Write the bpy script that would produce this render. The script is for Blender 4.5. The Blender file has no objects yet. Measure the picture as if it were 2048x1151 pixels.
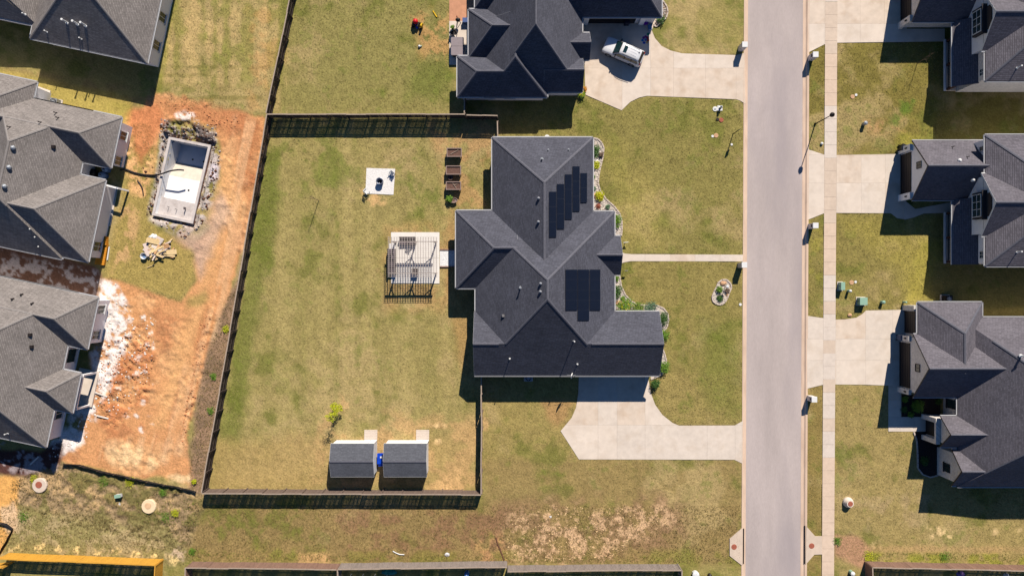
import bpy, math, random
import numpy as np
from mathutils import Vector, Matrix
random.seed(7)
SC = bpy.context.scene
COL = SC.collection

# ------------------------------------------------------------------ camera, light, exposure
S = 0.0606            # metres per photo pixel on the ground
HC = 82.8             # camera height
cam_d = bpy.data.cameras.new("camera"); cam = bpy.data.objects.new("camera", cam_d); COL.objects.link(cam)
cam.location = (0, 0, HC); cam.rotation_euler = (0, 0, 0)
cam_d.sensor_width = 36; cam_d.lens = 36 * HC / (2048 * S); cam_d.clip_end = 6000; cam_d.clip_start = 1
SC.camera = cam
SUN_DIR = Vector((-.377, -1.222, -1.0)).normalized()
world = bpy.data.worlds.new("World"); SC.world = world; world.use_nodes = True
wn = world.node_tree.nodes; wl = world.node_tree.links
sky = wn.new("ShaderNodeTexSky"); sky.sky_type = 'NISHITA'; sky.sun_disc = False
sky.sun_elevation = math.radians(38); sky.sun_rotation = math.radians(17)
sky.air_density = 1.0; sky.dust_density = 0.0; sky.ozone_density = 10.0
wl.new(sky.outputs[0], wn["Background"].inputs[0]); wn["Background"].inputs[1].default_value = 0.05
sd = bpy.data.lights.new("sun", 'SUN'); sd.energy = 5.0; sd.angle = math.radians(.5); sd.color = (1.0, .92, .80)
sun = bpy.data.objects.new("sun", sd); COL.objects.link(sun)
sun.rotation_euler = SUN_DIR.to_track_quat('-Z', 'Y').to_euler(); sun.location = (0, 0, 60)
SC.view_settings.view_transform = 'Standard'; SC.view_settings.look = 'None'
SC.view_settings.exposure = 0.50; SC.view_settings.gamma = 1.0; SC.view_settings.use_curve_mapping = False
SC.render.engine = 'CYCLES'
SC.cycles.max_bounces = 4; SC.cycles.diffuse_bounces = 1; SC.cycles.glossy_bounces = 2

# ------------------------------------------------------------------ places
def g(px, py):                       # a point on the ground
    return ((px - 1024) * S, (575.5 - py) * S)
def P(px, py, h):                    # where a thing of height h stands if seen at this pixel
    k = (1 - h / HC) * S
    return ((px - 1024) * k, (575.5 - py) * k)

# ------------------------------------------------------------------ materials
KA = 0.80
def lin(c):
    return tuple(((v / 255 / 12.92) if v / 255 <= .04045 else ((v / 255 + .055) / 1.055) ** 2.4) * KA for v in c)
_M = {}
def mat(name, rgb, rough=.85, var=.18, scale=3.0, bump=.0, bscale=20, spec=.25, metal=0, stretch=None, var2=0, scale2=.35, tint=None, emit=None):
    if name in _M: return _M[name]
    m = bpy.data.materials.new(name); m.use_nodes = True; _M[name] = m
    nt = m.node_tree; N = nt.nodes; L = nt.links; b = N["Principled BSDF"]
    b.inputs["Roughness"].default_value = rough; b.inputs["Metallic"].default_value = metal
    b.inputs["Specular IOR Level"].default_value = spec
    col = lin(rgb)
    tc = N.new("ShaderNodeTexCoord")
    vec = tc.outputs["Object"]
    if stretch:
        mp = N.new("ShaderNodeMapping"); mp.inputs["Scale"].default_value = stretch
        L.new(vec, mp.inputs[0]); vec = mp.outputs[0]
    def fac(sc, amt, detail):
        n = N.new("ShaderNodeTexNoise"); n.inputs["Scale"].default_value = sc; n.inputs["Detail"].default_value = detail
        n.inputs["Roughness"].default_value = .62
        L.new(vec, n.inputs["Vector"])
        r = N.new("ShaderNodeMapRange"); r.inputs[1].default_value = .28; r.inputs[2].default_value = .72
        r.inputs[3].default_value = 1 - amt; r.inputs[4].default_value = 1 + amt
        L.new(n.outputs["Fac"], r.inputs[0]); return r.outputs[0], n
    f1, n1 = fac(scale, var, 5)
    if var2:
        f2, _ = fac(scale2, var2, 3)
        mm = N.new("ShaderNodeMath"); mm.operation = 'MULTIPLY'; L.new(f1, mm.inputs[0]); L.new(f2, mm.inputs[1]); f1 = mm.outputs[0]
    vm = N.new("ShaderNodeVectorMath"); vm.operation = 'SCALE'; vm.inputs[0].default_value = col
    L.new(f1, vm.inputs["Scale"])
    out = vm.outputs[0]
    if tint:                          # stains of a second colour
        n = N.new("ShaderNodeTexNoise"); n.inputs["Scale"].default_value = tint[1]; n.inputs["Detail"].default_value = 4
        L.new(vec, n.inputs["Vector"])
        r = N.new("ShaderNodeMapRange"); r.inputs[1].default_value = .5; r.inputs[2].default_value = .7; r.inputs[4].default_value = tint[2]
        L.new(n.outputs["Fac"], r.inputs[0])
        mx = N.new("ShaderNodeMixRGB"); mx.inputs[2].default_value = (*lin(tint[0]), 1)
        L.new(r.outputs[0], mx.inputs[0]); L.new(out, mx.inputs[1]); out = mx.outputs[0]
    L.new(out, b.inputs["Base Color"])
    if bump:
        n = N.new("ShaderNodeTexNoise"); n.inputs["Scale"].default_value = bscale; n.inputs["Detail"].default_value = 4
        L.new(vec, n.inputs["Vector"])
        bp = N.new("ShaderNodeBump"); bp.inputs["Strength"].default_value = 1; bp.inputs["Distance"].default_value = bump
        L.new(n.outputs["Fac"], bp.inputs["Height"]); L.new(bp.outputs[0], b.inputs["Normal"])
    return m

def shingle(name, rgb, sinp=.56, dark=.5):
    """asphalt shingles: courses follow the contour lines of the slope, tabs step along them"""
    m = bpy.data.materials.new(name); m.use_nodes = True
    nt = m.node_tree; N = nt.nodes; L = nt.links; b = N["Principled BSDF"]
    b.inputs["Roughness"].default_value = .9; b.inputs["Specular IOR Level"].default_value = .15
    tc = N.new("ShaderNodeTexCoord"); sp = N.new("ShaderNodeSeparateXYZ"); L.new(tc.outputs["Object"], sp.inputs[0])
    ad = N.new("ShaderNodeMath"); ad.operation = 'ADD'; L.new(sp.outputs[0], ad.inputs[0]); L.new(sp.outputs[1], ad.inputs[1])
    cb = N.new("ShaderNodeCombineXYZ"); L.new(ad.outputs[0], cb.inputs[0]); L.new(sp.outputs[2], cb.inputs[1])
    br = N.new("ShaderNodeTexBrick"); br.inputs["Scale"].default_value = 1; br.inputs["Brick Width"].default_value = .33
    br.inputs["Row Height"].default_value = .16 * sinp; br.inputs["Mortar Size"].default_value = .012
    br.inputs["Mortar Smooth"].default_value = .4; br.offset = .43; br.inputs["Bias"].default_value = -.1
    c = lin(rgb)
    br.inputs["Color1"].default_value = (*[v * 1.2 for v in c], 1); br.inputs["Color2"].default_value = (*[v * .82 for v in c], 1)
    br.inputs["Mortar"].default_value = (*[v * dark for v in c], 1)
    L.new(cb.outputs[0], br.inputs["Vector"])
    n = N.new("ShaderNodeTexNoise"); n.inputs["Scale"].default_value = 6; n.inputs["Detail"].default_value = 6; n.inputs["Roughness"].default_value = .75
    L.new(tc.outputs["Object"], n.inputs["Vector"])
    r = N.new("ShaderNodeMapRange"); r.inputs[1].default_value = .3; r.inputs[2].default_value = .7; r.inputs[3].default_value = .8; r.inputs[4].default_value = 1.22
    L.new(n.outputs["Fac"], r.inputs[0])
    n2 = N.new("ShaderNodeTexNoise"); n2.inputs["Scale"].default_value = .5; n2.inputs["Detail"].default_value = 3
    L.new(tc.outputs["Object"], n2.inputs["Vector"])
    r2 = N.new("ShaderNodeMapRange"); r2.inputs[1].default_value = .3; r2.inputs[2].default_value = .7; r2.inputs[3].default_value = .9; r2.inputs[4].default_value = 1.1
    L.new(n2.outputs["Fac"], r2.inputs[0])
    mm = N.new("ShaderNodeMath"); mm.operation = 'MULTIPLY'; L.new(r.outputs[0], mm.inputs[0]); L.new(r2.outputs[0], mm.inputs[1])
    vm = N.new("ShaderNodeVectorMath"); vm.operation = 'SCALE'; L.new(br.outputs["Color"], vm.inputs[0]); L.new(mm.outputs[0], vm.inputs["Scale"])
    L.new(vm.outputs[0], b.inputs["Base Color"])
    bp = N.new("ShaderNodeBump"); bp.inputs["Strength"].default_value = .8; bp.inputs["Distance"].default_value = .008
    rl = N.new("ShaderNodeRGBToBW"); L.new(vm.outputs[0], rl.inputs[0]); L.new(rl.outputs[0], bp.inputs["Height"])
    nb = N.new("ShaderNodeTexNoise"); nb.inputs["Scale"].default_value = 9; L.new(tc.outputs["Object"], nb.inputs["Vector"])
    bp2 = N.new("ShaderNodeBump"); bp2.inputs["Distance"].default_value = .008; L.new(nb.outputs["Fac"], bp2.inputs["Height"]); L.new(bp.outputs[0], bp2.inputs["Normal"])
    L.new(bp2.outputs[0], b.inputs["Normal"])
    return m

def brickmat(name, rgb, mortar):
    m = bpy.data.materials.new(name); m.use_nodes = True
    nt = m.node_tree; N = nt.nodes; L = nt.links; b = N["Principled BSDF"]; b.inputs["Roughness"].default_value = .9
    tc = N.new("ShaderNodeTexCoord"); sp = N.new("ShaderNodeSeparateXYZ"); L.new(tc.outputs["Object"], sp.inputs[0])
    ad = N.new("ShaderNodeMath"); ad.operation = 'ADD'; L.new(sp.outputs[0], ad.inputs[0]); L.new(sp.outputs[1], ad.inputs[1])
    cb = N.new("ShaderNodeCombineXYZ"); L.new(ad.outputs[0], cb.inputs[0]); L.new(sp.outputs[2], cb.inputs[1])
    br = N.new("ShaderNodeTexBrick"); br.inputs["Scale"].default_value = 1; br.inputs["Brick Width"].default_value = .22; br.inputs["Row Height"].default_value = .08
    br.inputs["Mortar Size"].default_value = .008; c = lin(rgb)
    br.inputs["Color1"].default_value = (*[v * 1.1 for v in c], 1); br.inputs["Color2"].default_value = (*[v * .78 for v in c], 1)
    br.inputs["Mortar"].default_value = (*lin(mortar), 1); L.new(cb.outputs[0], br.inputs["Vector"]); L.new(br.outputs["Color"], b.inputs["Base Color"])
    bp = N.new("ShaderNodeBump"); bp.inputs["Distance"].default_value = .01; L.new(br.outputs["Fac"], bp.inputs["Height"]); bp.invert = True; L.new(bp.outputs[0], b.inputs["Normal"])
    return m

# ------------------------------------------------------------------ mesh building
class MB:
    def __init__(self): self.v = []; self.f = []
    def add(self, vs, fs):
        n = len(self.v); self.v += [tuple(p) for p in vs]; self.f += [tuple(i + n for i in q) for q in fs]; return self
    def box(self, c, s, rz=0, M=None, taper=1.0):
        x, y, z = s[0] / 2, s[1] / 2, s[2] / 2; t = taper
        vs = [(-x, -y, -z), (x, -y, -z), (x, y, -z), (-x, y, -z), (-x * t, -y * t, z), (x * t, -y * t, z), (x * t, y * t, z), (-x * t, y * t, z)]
        if M is None: M = Matrix.Rotation(rz, 3, 'Z')
        vs = [tuple(M @ Vector(p) + Vector(c)) for p in vs]
        return self.add(vs, [(3, 2, 1, 0), (4, 5, 6, 7), (0, 1, 5, 4), (1, 2, 6, 5), (2, 3, 7, 6), (3, 0, 4, 7)])
    def prism(self, poly, z0, z1):
        a = sum(poly[i][0] * poly[(i + 1) % len(poly)][1] - poly[(i + 1) % len(poly)][0] * poly[i][1] for i in range(len(poly)))
        if a < 0: poly = poly[::-1]
        n = len(poly)
        vs = [(p[0], p[1], z0) for p in poly] + [(p[0], p[1], z1) for p in poly]
        fs = [tuple(range(n - 1, -1, -1)), tuple(range(n, 2 * n))] + [(i, (i + 1) % n, n + (i + 1) % n, n + i) for i in range(n)]
        return self.add(vs, fs)
    def lathe(self, c, prof, n=12, sx=1, sy=1):
        vs = []; fs = []
        for r, z in prof:
            for k in range(n):
                a = 2 * math.pi * k / n; vs.append((c[0] + r * sx * math.cos(a), c[1] + r * sy * math.sin(a), c[2] + z))
        for i in range(len(prof) - 1):
            for k in range(n):
                k2 = (k + 1) % n; fs.append((i * n + k, i * n + k2, (i + 1) * n + k2, (i + 1) * n + k))
        fs.append(tuple(range(n - 1, -1, -1))); m = (len(prof) - 1) * n; fs.append(tuple(range(m, m + n)))
        return self.add(vs, fs)
    def tube(self, pts, r, n=6, r1=None):
        pts = [Vector(p) for p in pts]; vs = []; fs = []; m = len(pts)
        for i, p in enumerate(pts):
            d = (pts[min(i + 1, m - 1)] - pts[max(i - 1, 0)]).normalized()
            a = d.cross(Vector((0, 0, 1)))
            if a.length < 1e-3: a = d.cross(Vector((1, 0, 0)))
            a.normalize(); b = d.cross(a)
            rr = r if r1 is None else r + (r1 - r) * i / (m - 1)
            for k in range(n):
                t = 2 * math.pi * k / n; vs.append(p + a * rr * math.cos(t) + b * rr * math.sin(t))
        for i in range(m - 1):
            for k in range(n):
                k2 = (k + 1) % n; fs.append((i * n + k2, i * n + k, (i + 1) * n + k, (i + 1) * n + k2))
        fs += [tuple(range(n)), tuple(range(m * n - 1, (m - 1) * n - 1, -1))]
        return self.add(vs, fs)
    def bar(self, p, q, w, t):
        p = Vector(p); q = Vector(q); d = q - p; L = d.length; d.normalize()
        s = d.cross(Vector((0, 0, 1)))
        if s.length < 1e-3: s = Vector((1, 0, 0))
        s.normalize(); u = s.cross(d)
        M = Matrix((s, d, u)).transposed()
        return self.box((p + q) / 2, (w, L, t), M=M)
    def mesh(self, name, m, smooth=False):
        me = bpy.data.meshes.new(name); me.from_pydata(self.v, [], self.f); me.validate()
        if m: me.materials.append(m)
        if smooth: me.polygons.foreach_set("use_smooth", [True] * len(me.polygons))
        me.update(); return me
    def build(self, name, m, parent=None, smooth=False, at=None):
        """vertices are in world metres; they are stored relative to the thing's own base (at, or the parent's)"""
        o = bpy.data.objects.new(name, None) if not self.v else None
        org = Vector(at) if at is not None else (origin(parent) if parent else Vector((0, 0, 0)))
        self.v = [(p[0] - org[0], p[1] - org[1], p[2] - org[2]) for p in self.v]
        o = bpy.data.objects.new(name, self.mesh(name, m, smooth)); COL.objects.link(o)
        if parent: o.parent = parent
        else: o.location = org
        return o
def origin(o):
    p = Vector(o.location)
    while o.parent: o = o.parent; p = p + Vector(o.location)
    return p
def tag(o, label=None, cat=None, group=None, kind=None):
    if label: o["label"] = label
    if cat: o["category"] = cat
    if group: o["group"] = group
    if kind: o["kind"] = kind
    return o
def thing(name, label, cat, loc=(0, 0, 0), group=None, rz=0, kind=None):
    o = bpy.data.objects.new(name, None); COL.objects.link(o); o.location = loc if len(loc) == 3 else (*loc, 0)
    o.rotation_euler = (0, 0, rz); o.empty_display_size = .3
    return tag(o, label, cat, group, kind)
def dup(root, loc, rz=None, label=None, group=None):
    def cp(o, par):
        c = o.copy(); COL.objects.link(c); c.parent = par
        for k in list(o.children): cp(k, c)
        return c
    r = cp(root, None); r.location = loc if len(loc) == 3 else (*loc, 0)
    if rz is not None: r.rotation_euler = (0, 0, rz)
    if label: r["label"] = label
    if group: r["group"] = group
    return r
def inst(name, me, parent, loc, rz=0, m=None):
    o = bpy.data.objects.new(name, me); COL.objects.link(o); o.parent = parent; o.location = loc; o.rotation_euler = (0, 0, rz); return o

def clip(poly, axis, val, keep_less):
    out = []; n = len(poly)
    for i in range(n):
        p, q = poly[i], poly[(i + 1) % n]
        ip = (p[axis] <= val) == keep_less; iq = (q[axis] <= val) == keep_less
        if ip: out.append(p)
        if ip != iq:
            t = (val - p[axis]) / (q[axis] - p[axis]); out.append((p[0] + (q[0] - p[0]) * t, p[1] + (q[1] - p[1]) * t))
    return out
def inpoly(x, y, poly):
    c = False; n = len(poly)
    for i in range(n):
        x1, y1 = poly[i]; x2, y2 = poly[(i + 1) % n]
        if (y1 > y) != (y2 > y) and x < (x2 - x1) * (y - y1) / (y2 - y1) + x1: c = not c
    return c

# ------------------------------------------------------------------ palette
M_conc = [mat("concrete_tan", (224, 206, 189), var=.07, scale=1.2, var2=.06, scale2=.3, tint=((198, 172, 148), .7, .5), bump=.004, bscale=30),
          mat("concrete_pale", (228, 213, 199), var=.06, scale=1.5, var2=.06, scale2=.35, tint=((206, 188, 170), .6, .45), bump=.004, bscale=30),
          mat("concrete_grey", (224, 210, 197), var=.08, scale=1.5, var2=.06, tint=((200, 182, 164), .7, .45), bump=.004, bscale=30)]
M_walk = [mat("walk_tan", (222, 198, 177), var=.08, scale=2, var2=.05), mat("walk_pale", (222, 208, 196), var=.08, scale=2, var2=.05), mat("walk_buff", (216, 196, 178), var=.08, scale=2, var2=.05)]
M_kerb = mat("kerb_concrete", (222, 194, 172), var=.1, scale=2, var2=.06, stretch=(1, .25, 1), tint=((190, 160, 140), 1.2, .4))
M_asph = mat("asphalt", (189, 176, 173), var=.07, scale=9, var2=.12, scale2=.3, stretch=(1, .22, 1), tint=((160, 150, 154), .16, .7), bump=.006, bscale=40, rough=.95)
M_white = mat("white_paint", (232, 232, 232), rough=.5, var=.04)
M_siding = mat("white_siding", (250, 249, 251), rough=.7, var=.04, scale=2)
M_wbrick = brickmat("whitewashed_brick", (246, 238, 231), (214, 208, 204))
M_blackm = mat("black_metal", (30, 30, 33), rough=.5, var=.1)
M_dark = mat("dark_bronze", (46, 40, 40), rough=.5, var=.1)
M_glass = mat("window_glass", (40, 58, 62), rough=.08, var=.1, spec=.6)
M_steel = mat("galvanised_steel", (176, 180, 186), rough=.45, var=.08, metal=.5)
M_trim = mat("eave_trim", (196, 196, 200), rough=.6, var=.06)
M_bronze = mat("eave_trim_dark", (60, 56, 58), rough=.6, var=.06)
M_fwood = mat("weathered_fence_wood", (120, 103, 94), var=.3, scale=3, stretch=(7, 7, .6), var2=.15, scale2=.8)
M_fcap = mat("weathered_cap_wood", (176, 158, 142), var=.2, scale=4, var2=.12)
M_fbrown = mat("brown_fence_wood", (142, 112, 98), var=.3, scale=3, stretch=(7, 7, .6), var2=.15)
M_fshade = mat("shaded_fence_wood", (80, 68, 64), var=.3, scale=3, stretch=(7, 7, .6), var2=.15, scale2=.8)  # weathered fence wood, darkened to carry the shade on the faces of these runs
M_fgrey = mat("grey_fence_wood", (146, 134, 128), var=.32, scale=3, stretch=(7, 7, .6), var2=.15)
M_fyel = mat("new_yellow_pine", (218, 162, 64), var=.2, scale=3, stretch=(5, 5, .6), var2=.1)
M_pergola = mat("pergola_wood", (190, 178, 172), var=.2, scale=4, stretch=(4, 1, 1))
M_bark = mat("bark", (128, 108, 92), var=.25, scale=10)
M_leafy = mat("leaf_yellow_green", (190, 194, 34), var=.3, scale=5, rough=.6)
M_leafg = mat("leaf_green", (104, 140, 42), var=.35, scale=5, rough=.6)
M_leafd = mat("leaf_dark_green", (66, 100, 40), var=.35, scale=5, rough=.6)
M_leafb = mat("leaf_blue_green", (98, 128, 96), var=.3, scale=5, rough=.6)
M_flow = mat("yellow_flowers", (236, 214, 20), var=.2, scale=6, rough=.6)
M_rust = mat("rusty_iron", (170, 98, 78), var=.2, scale=6)
M_soil = mat("garden_soil", (112, 84, 74), var=.3, scale=6, bump=.03, bscale=12)
M_util = mat("utility_green", (150, 186, 166), rough=.5, var=.06)
# ------------------------------------------------------------------ the ground: one sheet, soil and grass colours and relief per vertex
POOL = [(338, 273.5), (422.4, 290), (386, 447.4), (304, 430)]
def clin(c): return np.array(lin(c))
STEP = 2.5; X0, X1, Y0, Y1 = -230, 2280, -200, 1350
nx = int((X1 - X0) / STEP) + 1; ny = int((Y1 - Y0) / STEP) + 1
gx = X0 + STEP * np.arange(nx); gy = Y0 + STEP * np.arange(ny)
GX, GY = np.meshgrid(gx, gy)
rng = np.random.default_rng(11)
def vnoise(cell):                                # smooth lattice noise, cell in photo pixels
    cols = int((X1 - X0) / cell) + 4; rows = int((Y1 - Y0) / cell) + 4
    t = rng.random((rows, cols)).astype(np.float32)
    u = (gx - X0) / cell + .5; v = (gy - Y0) / cell + .5
    iu = u.astype(int); iv = v.astype(int); fu = u - iu; fv = v - iv
    fu = fu * fu * (3 - 2 * fu); fv = fv * fv * (3 - 2 * fv)
    a = t[iv][:, iu]; b = t[iv][:, iu + 1]; c = t[iv + 1][:, iu]; d = t[iv + 1][:, iu + 1]
    fu = fu[None, :]; fv = fv[:, None]
    return (a * (1 - fu) + b * fu) * (1 - fv) + (c * (1 - fu) + d * fu) * fv
def fbm(cell, o=4, g_=.55):
    s = 0; w = 1; tot = 0
    for i in range(o):
        s = s + w * vnoise(max(cell / 2 ** i, 2.0)); tot += w; w *= g_
    return s / tot
def vnoise2(cx, cy):                             # stretched noise
    cols = int((X1 - X0) / cx) + 4; rows = int((Y1 - Y0) / cy) + 4
    t = rng.random((rows, cols)).astype(np.float32)
    u = (gx - X0) / cx; v = (gy - Y0) / cy; iu = u.astype(int); iv = v.astype(int); fu = u - iu; fv = v - iv
    a = t[iv][:, iu]; b = t[iv][:, iu + 1]; c = t[iv + 1][:, iu]; d = t[iv + 1][:, iu + 1]
    fu = fu[None, :]; fv = fv[:, None]
    return (a * (1 - fu) + b * fu) * (1 - fv) + (c * (1 - fu) + d * fu) * fv
CS = 8.0
cxs = np.arange(X0, X1 + CS * 2, CS); cys = np.arange(Y0, Y1 + CS * 2, CS)
CX, CY = np.meshgrid(cxs, cys)
def sdf(poly):                                   # signed distance in photo pixels, inside positive
    d = np.full(CX.shape, 1e9); ins = np.zeros(CX.shape, bool); n = len(poly)
    for i in range(n):
        x1, y1 = poly[i]; x2, y2 = poly[(i + 1) % n]
        ex, ey = x2 - x1, y2 - y1; L2 = ex * ex + ey * ey + 1e-9
        t = np.clip(((CX - x1) * ex + (CY - y1) * ey) / L2, 0, 1)
        d = np.minimum(d, np.hypot(CX - x1 - t * ex, CY - y1 - t * ey))
        if y1 != y2:
            c = ((y1 > CY) != (y2 > CY)) & (CX < (x2 - x1) * (CY - y1) / (y2 - y1) + x1); ins ^= c
    s = np.where(ins, d, -d)
    u = (gx - X0) / CS; v = (gy - Y0) / CS; iu = u.astype(int); iv = v.astype(int); fu = (u - iu)[None, :]; fv = (v - iv)[:, None]
    return (s[iv][:, iu] * (1 - fu) + s[iv][:, iu + 1] * fu) * (1 - fv) + (s[iv + 1][:, iu] * (1 - fu) + s[iv + 1][:, iu + 1] * fu) * fv
def sm(a, b, x):
    t = np.clip((x - a) / (b - a), 0, 1); return t * t * (3 - 2 * t)
def unit(a): return (a - a.mean()) / a.std() * .17
W1 = unit(fbm(60, 5)); W2 = unit(fbm(22, 4)); W3 = unit(fbm(9, 3)); W4 = unit(fbm(140, 4)); W5 = unit(fbm(36, 4))
def streak(cx, cy, shear):                       # noise drawn out along a slanted direction
    t = rng.random((512, 512)).astype(np.float32); u = (GX + shear * GY) / cx + 1000; v = GY / cy + 1000
    iu = u.astype(int); iv = v.astype(int); fu = u - iu; fv = v - iv; fu = fu * fu * (3 - 2 * fu); fv = fv * fv * (3 - 2 * fv)
    return unit((t[iv % 512, iu % 512] * (1 - fu) + t[iv % 512, (iu + 1) % 512] * fu) * (1 - fv) + (t[(iv + 1) % 512, iu % 512] * (1 - fu) + t[(iv + 1) % 512, (iu + 1) % 512] * fu) * fv)
base = clin((160, 146, 86))
COLR = np.ones((ny, nx, 3)) * base
def paint(poly, c, soft=6, warp=0, amt=1.0, nz=None, nlo=None, nhi=None, wn_=None):
    global COLR
    m = sm(-soft, soft, sdf(poly) + warp * 2 * (wn_ if wn_ is not None else W5 * .6 + W2 * .6)) * amt
    if nz is not None: m = m * sm(nlo, nhi, nz)
    COLR = COLR * (1 - m[..., None]) + clin(c) * m[..., None]
    return m
ALL = [(X0 - 50, Y0 - 50), (X1 + 50, Y0 - 50), (X1 + 50, Y1 + 50), (X0 - 50, Y1 + 50)]
def rect(a, b, c, d): return [(a, b), (c, b), (c, d), (a, d)]
BY = [(534, 236), (990, 240), (985, 420), (950, 576), (962, 748), (962, 982), (412, 982)]
# lawns
paint(rect(320, -200, 585, 225), (182, 160, 104), 10, 8)
paint(rect(560, -200, 905, 228), (152, 142, 82), 6, 0)
paint(BY, (164, 149, 90), 8, 0)
paint(rect(1000, 195, 1486, 520), (148, 137, 76), 8, 0)
paint(rect(1230, 520, 1486, 860), (152, 138, 78), 8, 0)
paint(rect(965, 745, 1486, 930), (164, 146, 86), 8, 0)
paint(rect(965, 915, 1486, 1010), (160, 138, 86), 14, 10)
paint(rect(380, 1000, 1486, 1130), (160, 136, 86), 14, 10)
paint(rect(1613, -200, 2280, 310), (134, 122, 60), 6, 0)
paint(rect(1613, 420, 2280, 640), (148, 135, 74), 6, 0)
paint(rect(1613, 770, 2280, 1350), (168, 148, 92), 6, 0)
paint(rect(1613, 770, 1648, 1350), (150, 130, 74), 3, 0)
# greener and paler drifts in every lawn
paint(ALL, (116, 120, 50), 5, 0, .7, W1 + W2 * .5, .04, .36)
paint(ALL, (188, 164, 112), 5, 0, .7, W4 + W5 * .7, .04, .36)
paint(ALL, (104, 116, 42), 5, 0, .5, W5 + W3 * .6, .16, .42)
mow = vnoise2(22, 900) - .5
paint(BY, (196, 174, 114), 6, 0, .3, mow + W5 * .5, -.02, .3)
paint(BY, (124, 128, 56), 6, 0, .28, -mow + W5 * .6, .05, .4)
paint([(524, 300), (560, 300), (560, 420), (520, 620), (480, 900), (440, 975), (418, 975), (470, 640)], (112, 122, 46), 14, 14, .7)
paint([(560, 290), (700, 280), (700, 350), (560, 390)], (112, 124, 44), 25, 30, .6, W2 + W5, -.1, .2)
paint([(800, 350), (880, 370), (880, 470), (810, 440)], (112, 124, 44), 25, 25, .55, W2 + W5, -.1, .2)
paint([(420, 880), (950, 860), (950, 980), (412, 980)], (188, 158, 100), 25, 20, .75)
paint([(640, 830), (960, 840), (958, 980), (640, 980)], (206, 166, 112), 22, 22, .7, W2 + W5, -.12, .2)
paint([(860, 250), (985, 250), (985, 420), (905, 420), (880, 330)], (196, 152, 104), 14, 16, .65, W5 + W2, -.15, .2)
paint([(770, 455), (900, 440), (905, 620), (770, 620)], (204, 160, 106), 16, 10, .55, W2, -.2, .2)
paint([(905, 420), (950, 560), (945, 745), (925, 745), (885, 560)], (186, 142, 92), 12, 8, .6)
paint([(860, 850), (890, 850), (890, 885), (865, 885)], (238, 200, 142), 6, 8, .9, W3 + W2, -.1, .1)
for q in ((968, 855, 9), (968, 878, 8), (878, 975, 16), (905, 960, 18), (690, 805, 12), (760, 400, 12), (735, 395, 14)):
    paint(rect(q[0] - q[2], q[1] - q[2], q[0] + q[2], q[1] + q[2]), (226, 182, 124), 6, 12, .6, W3 + W2, -.1, .15)
# side yard of new turf: rolled strips
st = vnoise2(500, 9) - .5; st2 = vnoise2(11, 300) - .5
paint(rect(322, -200, 570, 170), (214, 182, 122), 12, 10, .6, st2 + W2, -.05, .3)
paint(rect(322, -200, 570, 170), (142, 140, 62), 12, 10, .6, -st2 + W5, 0, .35)
paint(rect(300, 120, 535, 225), (122, 116, 54), 10, 8, .55, st + W2 * .6, .0, .4)
paint([(335, 0), (350, 0), (330, 140), (315, 200)], (140, 142, 40), 8, 4, .7)
paint([(500, 20), (575, 20), (540, 225), (500, 225)], (206, 160, 100), 14, 14, .5, W2 + W5, -.1, .2)
paint([(575, -50), (600, -50), (545, 225), (535, 225)], (118, 124, 46), 8, 4, .6)
paint([(820, 30), (900, 20), (905, 130), (850, 125)], (204, 156, 100), 12, 16, .7, W2 + W3, -.1, .15)
paint([(840, 120), (900, 110), (900, 190), (800, 200)], (108, 120, 46), 15, 16, .6)
paint([(1225, 340), (1300, 330), (1330, 500), (1250, 500)], (182, 164, 92), 20, 16, .45)
paint([(1180, 270), (1260, 280), (1260, 330), (1200, 500), (1255, 500), (1245, 400)], (172, 158, 84), 12, 8, .35)
paint([(1400, 640), (1480, 640), (1480, 850), (1400, 800)], (112, 124, 44), 25, 20, .5)
paint([(1080, 800), (1150, 800), (1130, 850), (1110, 860)], (192, 142, 98), 10, 10, .55)
# bare beige ground south of the lots
BARE = [(1020, 1040), (1100, 1010), (1200, 1015), (1330, 1010), (1345, 1045), (1275, 1075), (1230, 1115), (1090, 1122), (1020, 1120), (1000, 1080)]
paint([(980, 1010), (1340, 990), (1380, 1060), (1280, 1125), (960, 1125)], (158, 124, 92), 24, 20, .8, W5 + W2, -.3, .1)
paint(BARE, (224, 184, 142), 16, 20, .8, W3 * 1.5 + W2 * .8 + W5 * .4, .0, .26)
paint([(940, 1065), (1010, 1065), (1015, 1122), (960, 1122)], (220, 168, 110), 12, 12, .7, W3 + W2, -.1, .15)
paint([(640, 1022), (1000, 1022), (1000, 1118), (700, 1118)], (154, 118, 86), 24, 20, .85, W2 + W5, -.3, .15)
paint([(400, 1020), (660, 1020), (640, 1070), (420, 1080)], (122, 122, 54), 16, 18, .6, W2 + W3, -.1, .2)
paint([(375, 1090), (700, 1100), (1490, 1100), (1490, 1130), (375, 1120)], (138, 140, 52), 10, 10, .5, W5, -.05, .2)
paint([(600, 1108), (660, 1108), (660, 1125), (600, 1122)], (230, 182, 124), 8, 8, .8)
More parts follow.
